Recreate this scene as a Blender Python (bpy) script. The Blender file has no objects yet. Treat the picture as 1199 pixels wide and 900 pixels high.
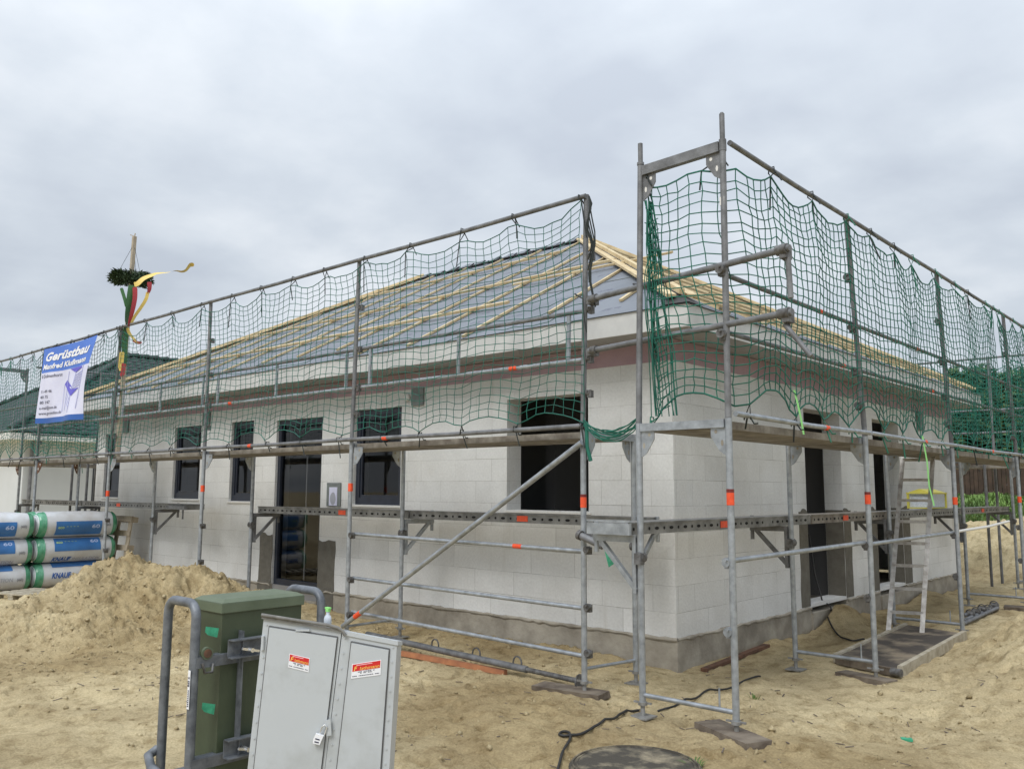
import bpy, math, random
import numpy as np
from mathutils import Vector, Matrix
random.seed(7); rng = np.random.default_rng(7)
S = bpy.context.scene
COL = S.collection
R = math.radians
PI = math.pi

# ------------------------------------------------------------------ camera
F, YAW, PIT, ROL = 1001.27, R(42.1416), R(7.0459), R(0.2694)
CAM = Vector((4.3735, -7.1510, 1.6387))
_fw = Vector((-math.sin(YAW)*math.cos(PIT), math.cos(YAW)*math.cos(PIT), math.sin(PIT)))
_rt = Vector((math.cos(YAW), math.sin(YAW), 0)); _up = _rt.cross(_fw)
_r2 = math.cos(ROL)*_rt + math.sin(ROL)*_up
_u2 = -math.sin(ROL)*_rt + math.cos(ROL)*_up
cam_d = bpy.data.cameras.new('camera'); cam = bpy.data.objects.new('camera', cam_d); COL.objects.link(cam)
cam_d.sensor_width = 36.0; cam_d.lens = F/1199*36.0; cam_d.clip_start = 0.05; cam_d.clip_end = 2000
m = Matrix.Identity(4)
for i, v in enumerate((_r2, _u2, -_fw)):
    for j in range(3): m[j][i] = v[j]
m.translation = CAM
cam.matrix_world = m
S.camera = cam
# ------------------------------------------------------------------ world: overcast sky
SUN_EL, SUN_AZ = R(48), R(168)      # azimuth: direction the light comes from, clockwise from +Y
W = bpy.data.worlds.new('World'); S.world = W; W.use_nodes = True
nt = W.node_tree; nt.nodes.clear()
def N(nt, typ, **kw):
    n = nt.nodes.new(typ)
    for k, v in kw.items():
        if k.startswith('i_'): n.inputs[int(k[2:])].default_value = v
        elif k in ('operation', 'blend_type', 'data_type', 'noise_dimensions', 'sky_type', 'sun_disc', 'feature', 'distance', 'wave_type', 'interpolation_type'): setattr(n, k, v)
    return n
out = N(nt, 'ShaderNodeOutputWorld')
sky = N(nt, 'ShaderNodeTexSky'); sky.sky_type = 'NISHITA'; sky.sun_disc = False
sky.sun_elevation = SUN_EL; sky.sun_rotation = SUN_AZ
bg1 = N(nt, 'ShaderNodeBackground'); bg1.inputs[1].default_value = 0.08
nt.links.new(sky.outputs[0], bg1.inputs[0])
tc = N(nt, 'ShaderNodeTexCoord')
sep = N(nt, 'ShaderNodeSeparateXYZ'); nt.links.new(tc.outputs['Generated'], sep.inputs[0])
zc = N(nt, 'ShaderNodeMath', operation='MAXIMUM'); nt.links.new(sep.outputs[2], zc.inputs[0]); zc.inputs[1].default_value = 0.0
za = N(nt, 'ShaderNodeMath', operation='ADD'); nt.links.new(zc.outputs[0], za.inputs[0]); za.inputs[1].default_value = 0.22
dx = N(nt, 'ShaderNodeMath', operation='DIVIDE'); nt.links.new(sep.outputs[0], dx.inputs[0]); nt.links.new(za.outputs[0], dx.inputs[1])
dy = N(nt, 'ShaderNodeMath', operation='DIVIDE'); nt.links.new(sep.outputs[1], dy.inputs[0]); nt.links.new(za.outputs[0], dy.inputs[1])
cx = N(nt, 'ShaderNodeCombineXYZ'); nt.links.new(dx.outputs[0], cx.inputs[0]); nt.links.new(dy.outputs[0], cx.inputs[1])
n1 = N(nt, 'ShaderNodeTexNoise'); n1.inputs['Scale'].default_value = 1.25; n1.inputs['Detail'].default_value = 7; n1.inputs['Roughness'].default_value = 0.52; n1.inputs['Distortion'].default_value = 0.15
nt.links.new(cx.outputs[0], n1.inputs['Vector'])
n2 = N(nt, 'ShaderNodeTexNoise'); n2.inputs['Scale'].default_value = 5.0; n2.inputs['Detail'].default_value = 6; n2.inputs['Roughness'].default_value = 0.5
nt.links.new(cx.outputs[0], n2.inputs['Vector'])
mx = N(nt, 'ShaderNodeMix', data_type='FLOAT'); mx.inputs[0].default_value = 0.22
nt.links.new(n1.outputs[0], mx.inputs[2]); nt.links.new(n2.outputs[0], mx.inputs[3])
ramp = N(nt, 'ShaderNodeValToRGB'); cr = ramp.color_ramp
cr.elements[0].position = 0.38; cr.elements[0].color = (0.440, 0.482, 0.545, 1)
cr.elements[1].position = 0.64; cr.elements[1].color = (0.645, 0.680, 0.720, 1)
e = cr.elements.new(0.50); e.color = (0.515, 0.560, 0.615, 1)
nt.links.new(mx.outputs[0], ramp.inputs[0])
# overcast sky is brighter towards the zenith
zp = N(nt, 'ShaderNodeMath', operation='POWER'); nt.links.new(zc.outputs[0], zp.inputs[0]); zp.inputs[1].default_value = 2.2
zs = N(nt, 'ShaderNodeMath', operation='MULTIPLY_ADD'); nt.links.new(zp.outputs[0], zs.inputs[0]); zs.inputs[1].default_value = 1.55; zs.inputs[2].default_value = 0.97
bg2 = N(nt, 'ShaderNodeBackground'); nt.links.new(ramp.outputs[0], bg2.inputs[0]); nt.links.new(zs.outputs[0], bg2.inputs[1])
ms = N(nt, 'ShaderNodeMixShader'); ms.inputs[0].default_value = 0.92
nt.links.new(bg1.outputs[0], ms.inputs[1]); nt.links.new(bg2.outputs[0], ms.inputs[2]); nt.links.new(ms.outputs[0], out.inputs[0])
sl = bpy.data.lights.new('sun', 'SUN'); sl.energy = 1.5; sl.angle = R(24); sl.color = (1.0, 0.98, 0.95)
so = bpy.data.objects.new('sun', sl); COL.objects.link(so)
sd = Vector((math.sin(SUN_AZ)*math.cos(SUN_EL), math.cos(SUN_AZ)*math.cos(SUN_EL), math.sin(SUN_EL)))
so.rotation_euler = sd.to_track_quat('Z', 'Y').to_euler(); so.location = (0, -20, 30)
S.view_settings.view_transform = 'Standard'; S.view_settings.look = 'None'
S.view_settings.exposure = 0.33; S.view_settings.gamma = 1.0; S.view_settings.use_curve_mapping = False

# ------------------------------------------------------------------ helpers
def ray(u, v): return _fw*F + _r2*(u-599.5) + _u2*(450-v)
def at(u, v, ax, val):
    d = ray(u, v); return CAM + d*((val-CAM[ax])/d[ax])
def atd(u, v, dist):
    d = ray(u, v); return CAM + d*(dist/math.hypot(d.x, d.y))

def V(*a): return Vector(a)
class MB:
    def __init__(s): s.v = []; s.f = []; s.sm = []; s.uv = {}; s.mi = []; s.cur = 0
    def add(s, vs, fs, smooth=False):
        o = len(s.v); s.v += [tuple(q) for q in vs]
        for f in fs: s.f.append(tuple(i+o for i in f)); s.sm.append(smooth); s.mi.append(s.cur)
        return s
    def box(s, c, d, rot=None):
        hx, hy, hz = d[0]/2, d[1]/2, d[2]/2; c = Vector(c)
        vs = [Vector((x, y, z)) for x in (-hx, hx) for y in (-hy, hy) for z in (-hz, hz)]
        if rot is not None: vs = [rot @ q for q in vs]
        return s.add([q+c for q in vs], [(0,1,3,2),(4,6,7,5),(0,4,5,1),(2,3,7,6),(0,2,6,4),(1,5,7,3)])
    def box2(s, a, b):
        a = Vector(a); b = Vector(b); return s.box((a+b)/2, [abs(b[i]-a[i]) for i in range(3)])
    def bar(s, p, q, w, h, up=(0,0,1)):
        p = Vector(p); q = Vector(q); d = (q-p); L = d.length; d.normalize()
        up = Vector(up)
        if abs(d.dot(up)) > .99: up = Vector((1,0,0))
        x = up.cross(d).normalized(); z = d.cross(x)
        rot = Matrix((x, d, z)).transposed()
        return s.box((p+q)/2, (w, L, h), rot)
    def tube(s, p, q, r, n=10, r2=None):
        return s.poly([p, q], r, n, r2)
    def poly(s, pts, r, n=8, r2=None, caps=True):
        pts = [Vector(q) for q in pts]; m_ = len(pts)
        prev = None; rings = []
        for i, q in enumerate(pts):
            t = (pts[min(i+1, m_-1)]-pts[max(i-1, 0)])
            if t.length < 1e-9: t = Vector((0,0,1))
            t.normalize()
            if prev is None:
                a = Vector((0,0,1)) if abs(t.z) < .9 else Vector((1,0,0))
                x = a.cross(t).normalized()
            else:
                x = (prev - t*prev.dot(t))
                x = x.normalized() if x.length > 1e-6 else t.orthogonal().normalized()
            prev = x; y = t.cross(x)
            rr = r if r2 is None else r+(r2-r)*i/(m_-1)
            rings.append([q+(x*math.cos(2*PI*k/n)+y*math.sin(2*PI*k/n))*rr for k in range(n)])
        vs = [q for g in rings for q in g]; fs = []
        for i in range(m_-1):
            for k in range(n):
                k2 = (k+1) % n; fs.append((i*n+k, i*n+k2, (i+1)*n+k2, (i+1)*n+k))
        s.add(vs, fs, True)
        if caps and n > 3:
            s.add(rings[0], [tuple(reversed(range(n)))]); s.add(rings[-1], [tuple(range(n))])
        return s
    def prism(s, poly, a, b):          # poly: list of 3-D points, extruded by vector b-a
        d = Vector(b)-Vector(a); n = len(poly); p = [Vector(q) for q in poly]
        vs = p+[q+d for q in p]
        return s.add(vs, [tuple(range(n)), tuple(reversed(range(n, 2*n)))]+[(i, i+n, (i+1) % n+n, (i+1) % n) for i in range(n)])
    def lathe(s, c, prof, n=32, smooth=True):
        vs = []; fs = []
        for (r, z) in prof: vs += [(c[0]+r*math.cos(2*PI*k/n), c[1]+r*math.sin(2*PI*k/n), c[2]+z) for k in range(n)]
        for i in range(len(prof)-1):
            for k in range(n):
                k2 = (k+1) % n; fs.append((i*n+k, i*n+k2, (i+1)*n+k2, (i+1)*n+k))
        return s.add(vs, fs, smooth)
WL = {}
def mesh_obj(name, mb, mat, parent=None, loc=None):
    base = WL[parent.name] if parent is not None else Vector(loc or (0,0,0))
    me = bpy.data.meshes.new(name)
    me.from_pydata([(x-base.x, y-base.y, z-base.z) for x, y, z in mb.v], [], mb.f)
    me.polygons.foreach_set('use_smooth', mb.sm)
    for m_ in (mat if isinstance(mat, (list, tuple)) else [mat]): me.materials.append(m_)
    if any(mb.mi): me.polygons.foreach_set('material_index', mb.mi)
    if mb.uv:
        ul = me.uv_layers.new(name='UVMap'); 
        for p in me.polygons:
            if p.index in mb.uv:
                for li, uvc in zip(p.loop_indices, mb.uv[p.index]): ul.data[li].uv = uvc
    me.update()
    o = bpy.data.objects.new(name, me); COL.objects.link(o)
    if parent is not None: o.parent = parent
    else: o.location = base
    WL[o.name] = base
    return o
def tag(o, label=None, cat=None, group=None, kind=None):
    if label: o['label'] = label
    if cat: o['category'] = cat
    if group: o['group'] = group
    if kind: o['kind'] = kind
    return o
def thing(name, loc, label, cat, group=None):
    o = bpy.data.objects.new(name, None); o.empty_display_size = .2; COL.objects.link(o); o.location = loc
    WL[o.name] = Vector(loc); return tag(o, label, cat, group)
def solo(name, mb, mat, loc, label, cat, group=None):
    return tag(mesh_obj(name, mb, mat, None, loc), label, cat, group)

# ------------------------------------------------------------------ materials
def mat(name, base, rough=.6, metal=0.0, var=.0, scale=3.0, dark=None, bump=0.0, bscale=40, coord='Object', spec=None, detail=6, lo=.35, hi=.65):
    m = bpy.data.materials.new(name); m.use_nodes = True; nt = m.node_tree
    b = nt.nodes['Principled BSDF']; b.inputs['Base Color'].default_value = (*base, 1)
    b.inputs['Roughness'].default_value = rough; b.inputs['Metallic'].default_value = metal
    if spec is not None: b.inputs['Specular IOR Level'].default_value = spec
    tc = nt.nodes.new('ShaderNodeTexCoord')
    if dark is not None:
        n = nt.nodes.new('ShaderNodeTexNoise'); n.inputs['Scale'].default_value = scale; n.inputs['Detail'].default_value = detail; n.inputs['Roughness'].default_value = .6
        nt.links.new(tc.outputs[coord], n.inputs['Vector'])
        r = nt.nodes.new('ShaderNodeValToRGB'); r.color_ramp.elements[0].position = lo; r.color_ramp.elements[1].position = hi
        r.color_ramp.elements[0].color = (*dark, 1); r.color_ramp.elements[1].color = (*base, 1)
        nt.links.new(n.outputs[0], r.inputs[0]); nt.links.new(r.outputs[0], b.inputs['Base Color'])
    if bump:
        n = nt.nodes.new('ShaderNodeTexNoise'); n.inputs['Scale'].default_value = bscale; n.inputs['Detail'].default_value = 5
        nt.links.new(tc.outputs[coord], n.inputs['Vector'])
        bp = nt.nodes.new('ShaderNodeBump'); bp.inputs['Strength'].default_value = bump; bp.inputs['Distance'].default_value = .01
        nt.links.new(n.outputs[0], bp.inputs['Height']); nt.links.new(bp.outputs[0], b.inputs['Normal'])
    return m
M = {}
M['galv'] = mat('galvanised_steel', (.42,.45,.48), .45, .55, dark=(.27,.29,.31), scale=14, bump=.1, bscale=60)
M['galvd'] = mat('weathered_steel', (.22,.225,.235), .6, .3, dark=(.12,.122,.125), scale=9, bump=.15, bscale=70)
M['coupler'] = mat('coupler_steel', (.20,.20,.20), .6, .5, dark=(.09,.085,.08), scale=25)
M['orange'] = mat('orange_sticker', (.85,.10,.03), .5, 0, dark=(.7,.07,.02), scale=30)
M['redband'] = mat('dark_red_print', (.16,.015,.012), .5)
M['deck'] = mat('deck_timber', (.30,.28,.245), .8, dark=(.14,.12,.10), scale=6, bump=.3, bscale=40)
M['deckm'] = mat('deck_steel', (.30,.30,.29), .6, .35, dark=(.15,.15,.145), scale=7, bump=.15)
M['hole'] = mat('dark_hole', (.01,.01,.01), .9)
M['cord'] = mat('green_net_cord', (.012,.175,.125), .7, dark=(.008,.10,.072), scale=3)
M['cord_backlit'] = mat('green_net_cord_backlit', (.010,.150,.100), .7, dark=(.006,.085,.060), scale=3)  # darker cord for the side nets: backlit look against the sky put into the colour
M['cordb'] = mat('bright_teal_cord', (.022,.27,.19), .7, dark=(.015,.18,.13), scale=3)  # brighter cord tone for the rear and far-end nets
M['tie'] = mat('black_tie_strap', (.012,.018,.016), .6)
M['tieg'] = mat('green_tie_strap', (.015,.14,.085), .6)
M['lime'] = mat('lime_ribbon', (.30,.75,.22), .6)
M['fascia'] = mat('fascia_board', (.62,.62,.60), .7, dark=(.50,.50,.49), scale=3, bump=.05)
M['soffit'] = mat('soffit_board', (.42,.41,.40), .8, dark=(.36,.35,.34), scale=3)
M['frame'] = mat('anthracite_frame', (.022,.028,.045), .4, dark=(.016,.02,.032), scale=8)
M['sill'] = mat('pale_sill', (.70,.69,.66), .7)
M['conc'] = mat('concrete', (.41,.375,.31), .9, dark=(.23,.205,.165), scale=3.0, bump=.5, bscale=30)
M['plaster'] = mat('grey_sealing_plaster', (.155,.145,.12), .95, dark=(.12,.11,.09), scale=10, bump=.3, bscale=60)
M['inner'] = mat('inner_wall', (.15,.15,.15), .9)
M['dark'] = mat('dark_room', (.02,.02,.022), .95)
M['batten'] = mat('pine_batten', (.66,.545,.335), .75, dark=(.47,.355,.195), scale=5, bump=.2)
M['battene'] = mat('red_marked_end', (.35,.10,.05), .8)
M['black'] = mat('black_rubber', (.015,.015,.016), .6, dark=(.03,.028,.025), scale=9)
M['oldwood'] = mat('weathered_timber', (.20,.165,.125), .9, dark=(.085,.065,.05), scale=7, bump=.6, bscale=30)
M['redwood'] = mat('orange_timber', (.45,.19,.085), .75, dark=(.30,.12,.06), scale=8, bump=.2)
M['rust'] = mat('rusty_board', (.17,.085,.05), .9, dark=(.08,.045,.03), scale=12, bump=.4)
M['greencab'] = mat('olive_green_paint', (.066,.086,.048), .5, dark=(.048,.064,.036), scale=2.5, bump=.05, bscale=90)
M['greenlid'] = mat('olive_green_faded', (.125,.155,.10), .6, dark=(.09,.115,.07), scale=4, bump=.1)
M['cartm'] = mat('cart_pipe', (.20,.215,.235), .5, .35, dark=(.10,.11,.125), scale=14, bump=.15, bscale=80)
M['greycab'] = mat('light_grey_paint', (.49,.52,.54), .42, dark=(.40,.42,.42), scale=4, detail=11, lo=.3, hi=.5, bump=.35, bscale=3.2)
M['gap'] = mat('door_gap', (.13,.13,.13), .8)
M['rubber'] = mat('grey_rubber_edge', (.13,.125,.115), .8, dark=(.22,.215,.20), scale=25)
M['white'] = mat('white_label', (.82,.83,.86), .5)
M['red'] = mat('red_print', (.62,.02,.02), .5)
M['yellow'] = mat('yellow_print', (.95,.62,.12), .5)
M['ink'] = mat('dark_ink', (.03,.03,.07), .6)
M['pinkp'] = mat('pink_print', (.9,.5,.55), .5)
M['chrome'] = mat('chrome', (.75,.75,.75), .25, .8)
M['plug'] = mat('emerald_tape', (.06,.42,.24), .5, dark=(.03,.25,.14), scale=30)
M['banblue'] = mat('banner_blue', (.075,.19,.64), .5, dark=(.055,.15,.55), scale=2)
M['banwhite'] = mat('banner_white', (.68,.69,.84), .55, dark=(.60,.61,.77), scale=2)
M['banvio'] = mat('banner_violet', (.10,.085,.52), .5)
M['bandark'] = mat('banner_dark_blue', (.02,.10,.38), .5)
M['banline'] = mat('banner_line', (.40,.42,.68), .5)
M['foilw'] = mat('white_foil', (.66,.69,.73), .3, dark=(.56,.56,.565), scale=4, bump=.5, bscale=14)
M['foilb'] = mat('blue_foil', (.055,.20,.50), .3, dark=(.045,.15,.38), scale=4, bump=.4, bscale=14)
M['foilg'] = mat('green_foil', (.055,.26,.14), .25, dark=(.16,.42,.28), scale=9, bump=.6, bscale=20)
M['lightblue'] = mat('light_blue_print', (.45,.55,.80), .5)
M['greenp'] = mat('green_print', (.45,.62,.25), .5)
M['greyp'] = mat('grey_print', (.36,.37,.42), .5)
M['fir'] = mat('fir_green', (.035,.070,.022), .8, dark=(.016,.034,.012), scale=20)
M['ribg'] = mat('green_ribbon', (.05,.15,.05), .5)
M['ribr'] = mat('red_ribbon', (.40,.04,.05), .5)
M['riby'] = mat('yellow_ribbon', (.75,.55,.14), .5)
M['pole'] = mat('pale_wood_pole', (.46,.40,.31), .8, dark=(.33,.28,.21), scale=8)
M['ladder'] = mat('ladder_aluminium', (.47,.455,.43), .5, .3, dark=(.27,.25,.225), scale=12)
M['lid'] = mat('manhole_concrete', (.33,.28,.19), .95, dark=(.055,.048,.037), lo=.46, hi=.74, scale=6, bump=1.0, bscale=45)
M['tile'] = mat('dark_roof_tile', (.030,.045,.043), .5, dark=(.018,.025,.025), scale=5)
M['nwall'] = mat('neighbour_render', (.60,.62,.62), .8, dark=(.55,.57,.57), scale=1)
M['leaf'] = mat('hedge_foliage', (.075,.14,.045), .7, dark=(.03,.062,.022), scale=1.3, lo=.4, hi=.6)
M['leafd'] = mat('conifer_foliage', (.065,.13,.05), .7, dark=(.022,.046,.02), scale=1.3, lo=.4, hi=.6)
M['bark'] = mat('bark', (.07,.052,.038), .9)
M['grass'] = mat('grass_blades', (.16,.27,.06), .7, dark=(.06,.12,.025), scale=1.2, lo=.4, hi=.6)
M['plank'] = mat('brown_fence', (.085,.055,.036), .9, dark=(.04,.027,.018), scale=4, bump=.3)
M['yellowbox'] = mat('yellow_box', (.60,.55,.10), .5)
M['paper'] = mat('pale_paper', (.62,.66,.72), .6, dark=(.45,.50,.55), scale=40)
M['steelplate'] = mat('base_plate', (.33,.33,.32), .6, .4, dark=(.20,.19,.17), scale=20)
M['alu'] = mat('door_threshold', (.36,.36,.37), .4, .5)
M['boardtop'] = mat('film_faced_board', (.060,.050,.042), .7, dark=(.25,.205,.145), scale=3.0, bump=.3, bscale=30, lo=.38, hi=.56)
M['boardside'] = mat('board_frame', (.46,.42,.33), .8, dark=(.30,.26,.19), scale=12)

def glass_mat():
    m = bpy.data.materials.new('window_glass'); m.use_nodes = True; nt = m.node_tree; nt.nodes.clear()
    o = nt.nodes.new('ShaderNodeOutputMaterial'); t = nt.nodes.new('ShaderNodeBsdfTransparent'); g = nt.nodes.new('ShaderNodeBsdfGlossy')
    g.inputs['Roughness'].default_value = .02; t.inputs[0].default_value = (.90,.92,.92,1)
    f = nt.nodes.new('ShaderNodeFresnel'); f.inputs[0].default_value = 1.5
    mx = nt.nodes.new('ShaderNodeMixShader')
    nt.links.new(f.outputs[0], mx.inputs[0]); nt.links.new(t.outputs[0], mx.inputs[1]); nt.links.new(g.outputs[0], mx.inputs[2]); nt.links.new(mx.outputs[0], o.inputs[0])
    return m
M['glass'] = glass_mat()

def block_mat():
    m = bpy.data.materials.new('aerated_concrete_blocks'); m.use_nodes = True; nt = m.node_tree; L = nt.links.new
    b = nt.nodes['Principled BSDF']; b.inputs['Roughness'].default_value = .9; b.inputs['Specular IOR Level'].default_value = .2
    uv = nt.nodes.new('ShaderNodeUVMap')
    # slight wobble so that the joints are not ruler-straight
    nz = nt.nodes.new('ShaderNodeTexNoise'); nz.inputs['Scale'].default_value = 2.3; nz.inputs['Detail'].default_value = 3; L(uv.outputs[0], nz.inputs['Vector'])
    vm = nt.nodes.new('ShaderNodeVectorMath'); vm.operation = 'SCALE'; vm.inputs['Scale'].default_value = .012; L(nz.outputs['Color'], vm.inputs[0])
    va = nt.nodes.new('ShaderNodeVectorMath'); va.operation = 'ADD'; L(uv.outputs[0], va.inputs[0]); L(vm.outputs[0], va.inputs[1])
    bk = nt.nodes.new('ShaderNodeTexBrick'); bk.offset = .42; bk.inputs['Scale'].default_value = 1.0
    bk.inputs['Brick Width'].default_value = .60; bk.inputs['Row Height'].default_value = .25; bk.inputs['Mortar Size'].default_value = .0022
    bk.inputs['Mortar Smooth'].default_value = .3; bk.inputs['Bias'].default_value = 0
    bk.inputs['Color1'].default_value = (.745,.75,.74,1); bk.inputs['Color2'].default_value = (.635,.64,.63,1); bk.inputs['Mortar'].default_value = (.30,.29,.27,1)
    L(va.outputs[0], bk.inputs['Vector'])
    # joints fade in and out (wiped-over mortar)
    n0 = nt.nodes.new('ShaderNodeTexNoise'); n0.inputs['Scale'].default_value = 1.7; n0.inputs['Detail'].default_value = 3; L(uv.outputs[0], n0.inputs['Vector'])
    r0 = nt.nodes.new('ShaderNodeMapRange'); r0.inputs[1].default_value = .40; r0.inputs[2].default_value = .62; r0.inputs[3].default_value = .25; r0.inputs[4].default_value = 1; L(n0.outputs[0], r0.inputs[0])
    base = nt.nodes.new('ShaderNodeMix'); base.data_type = 'RGBA'; base.inputs[6].default_value = (.72,.725,.712,1); L(r0.outputs[0], base.inputs[0]); L(bk.outputs['Color'], base.inputs[7])
    # soft dirt and damp clouds
    n1 = nt.nodes.new('ShaderNodeTexNoise'); n1.inputs['Scale'].default_value = .9; n1.inputs['Detail'].default_value = 8; n1.inputs['Roughness'].default_value = .6; L(uv.outputs[0], n1.inputs['Vector'])
    r1 = nt.nodes.new('ShaderNodeValToRGB'); r1.color_ramp.elements[0].position = .30; r1.color_ramp.elements[0].color = (.80,.785,.76,1); r1.color_ramp.elements[1].position = .62; r1.color_ramp.elements[1].color = (1.03,1.03,1.03,1); L(n1.outputs[0], r1.inputs[0])
    mu = nt.nodes.new('ShaderNodeMix'); mu.data_type = 'RGBA'; mu.blend_type = 'MULTIPLY'; mu.inputs[0].default_value = .9; L(base.outputs[2], mu.inputs[6]); L(r1.outputs[0], mu.inputs[7])
    # fine speckle
    n2 = nt.nodes.new('ShaderNodeTexNoise'); n2.inputs['Scale'].default_value = 38; n2.inputs['Detail'].default_value = 4; L(uv.outputs[0], n2.inputs['Vector'])
    r2 = nt.nodes.new('ShaderNodeMapRange'); r2.inputs[1].default_value = .25; r2.inputs[2].default_value = .75; r2.inputs[3].default_value = .92; r2.inputs[4].default_value = 1.05; L(n2.outputs[0], r2.inputs[0])
    m2 = nt.nodes.new('ShaderNodeMix'); m2.data_type = 'RGBA'; m2.blend_type = 'MULTIPLY'; m2.inputs[0].default_value = 1; L(mu.outputs[2], m2.inputs[6]); L(r2.outputs[0], m2.inputs[7])
    # brown run-down stains
    mp = nt.nodes.new('ShaderNodeMapping'); mp.inputs['Scale'].default_value = (2.2, .35, 1); L(uv.outputs[0], mp.inputs[0])
    n3 = nt.nodes.new('ShaderNodeTexNoise'); n3.inputs['Scale'].default_value = 1.3; n3.inputs['Detail'].default_value = 5; L(mp.outputs[0], n3.inputs['Vector'])
    r3 = nt.nodes.new('ShaderNodeMapRange'); r3.inputs[1].default_value = .62; r3.inputs[2].default_value = .80; r3.inputs[3].default_value = 0; r3.inputs[4].default_value = .45; L(n3.outputs[0], r3.inputs[0])
    m3 = nt.nodes.new('ShaderNodeMix'); m3.data_type = 'RGBA'; m3.inputs[7].default_value = (.40,.36,.28,1); L(r3.outputs[0], m3.inputs[0]); L(m2.outputs[2], m3.inputs[6])
    L(m3.outputs[2], b.inputs['Base Color'])
    bp = nt.nodes.new('ShaderNodeBump'); bp.inputs['Strength'].default_value = .5; bp.inputs['Distance'].default_value = .004
    ad = nt.nodes.new('ShaderNodeMath'); ad.operation = 'SUBTRACT'; L(n2.outputs[0], ad.inputs[0]); L(bk.outputs['Fac'], ad.inputs[1]); L(ad.outputs[0], bp.inputs['Height']); L(bp.outputs[0], b.inputs['Normal'])
    return m
M['block'] = block_mat()
M['foam'] = mat('purple_foam_strip', (.44,.31,.345), .85, dark=(.36,.245,.28), scale=2.2)

def membrane_mat():
    m = mat('roof_membrane', (.18,.197,.225), .6, dark=(.135,.15,.175), scale=1.2, bump=.9, bscale=3.5, coord='UV')
    nt = m.node_tree; L = nt.links.new; b = nt.nodes['Principled BSDF']
    src = b.inputs['Base Color'].links[0].from_socket
    uv = nt.nodes.new('ShaderNodeUVMap')
    bk = nt.nodes.new('ShaderNodeTexBrick'); bk.offset = .37; bk.inputs['Brick Width'].default_value = .62; bk.inputs['Row Height'].default_value = .46; bk.inputs['Mortar Size'].default_value = .19; bk.inputs['Scale'].default_value = 1; bk.inputs['Mortar Smooth'].default_value = 0
    L(uv.outputs[0], bk.inputs['Vector'])
    mp = nt.nodes.new('ShaderNodeMapping'); mp.inputs['Scale'].default_value = (16, 9, 1); L(uv.outputs[0], mp.inputs[0])
    n = nt.nodes.new('ShaderNodeTexNoise'); n.inputs['Scale'].default_value = 1.4; n.inputs['Detail'].default_value = 1; L(mp.outputs[0], n.inputs['Vector'])
    g = nt.nodes.new('ShaderNodeMath'); g.operation = 'GREATER_THAN'; g.inputs[1].default_value = .48; L(n.outputs[0], g.inputs[0])
    inv = nt.nodes.new('ShaderNodeMath'); inv.operation = 'SUBTRACT'; inv.inputs[0].default_value = 1; L(bk.outputs['Fac'], inv.inputs[1])
    mu = nt.nodes.new('ShaderNodeMath'); mu.operation = 'MULTIPLY'; L(g.outputs[0], mu.inputs[0]); L(inv.outputs[0], mu.inputs[1])
    m8 = nt.nodes.new('ShaderNodeMath'); m8.operation = 'MULTIPLY'; m8.inputs[1].default_value = .85; L(mu.outputs[0], m8.inputs[0])
    mx = nt.nodes.new('ShaderNodeMix'); mx.data_type = 'RGBA'; mx.inputs[7].default_value = (.09,.095,.13,1); L(m8.outputs[0], mx.inputs[0]); L(src, mx.inputs[6]); L(mx.outputs[2], b.inputs['Base Color'])
    return m
M['membrane'] = membrane_mat()

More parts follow.
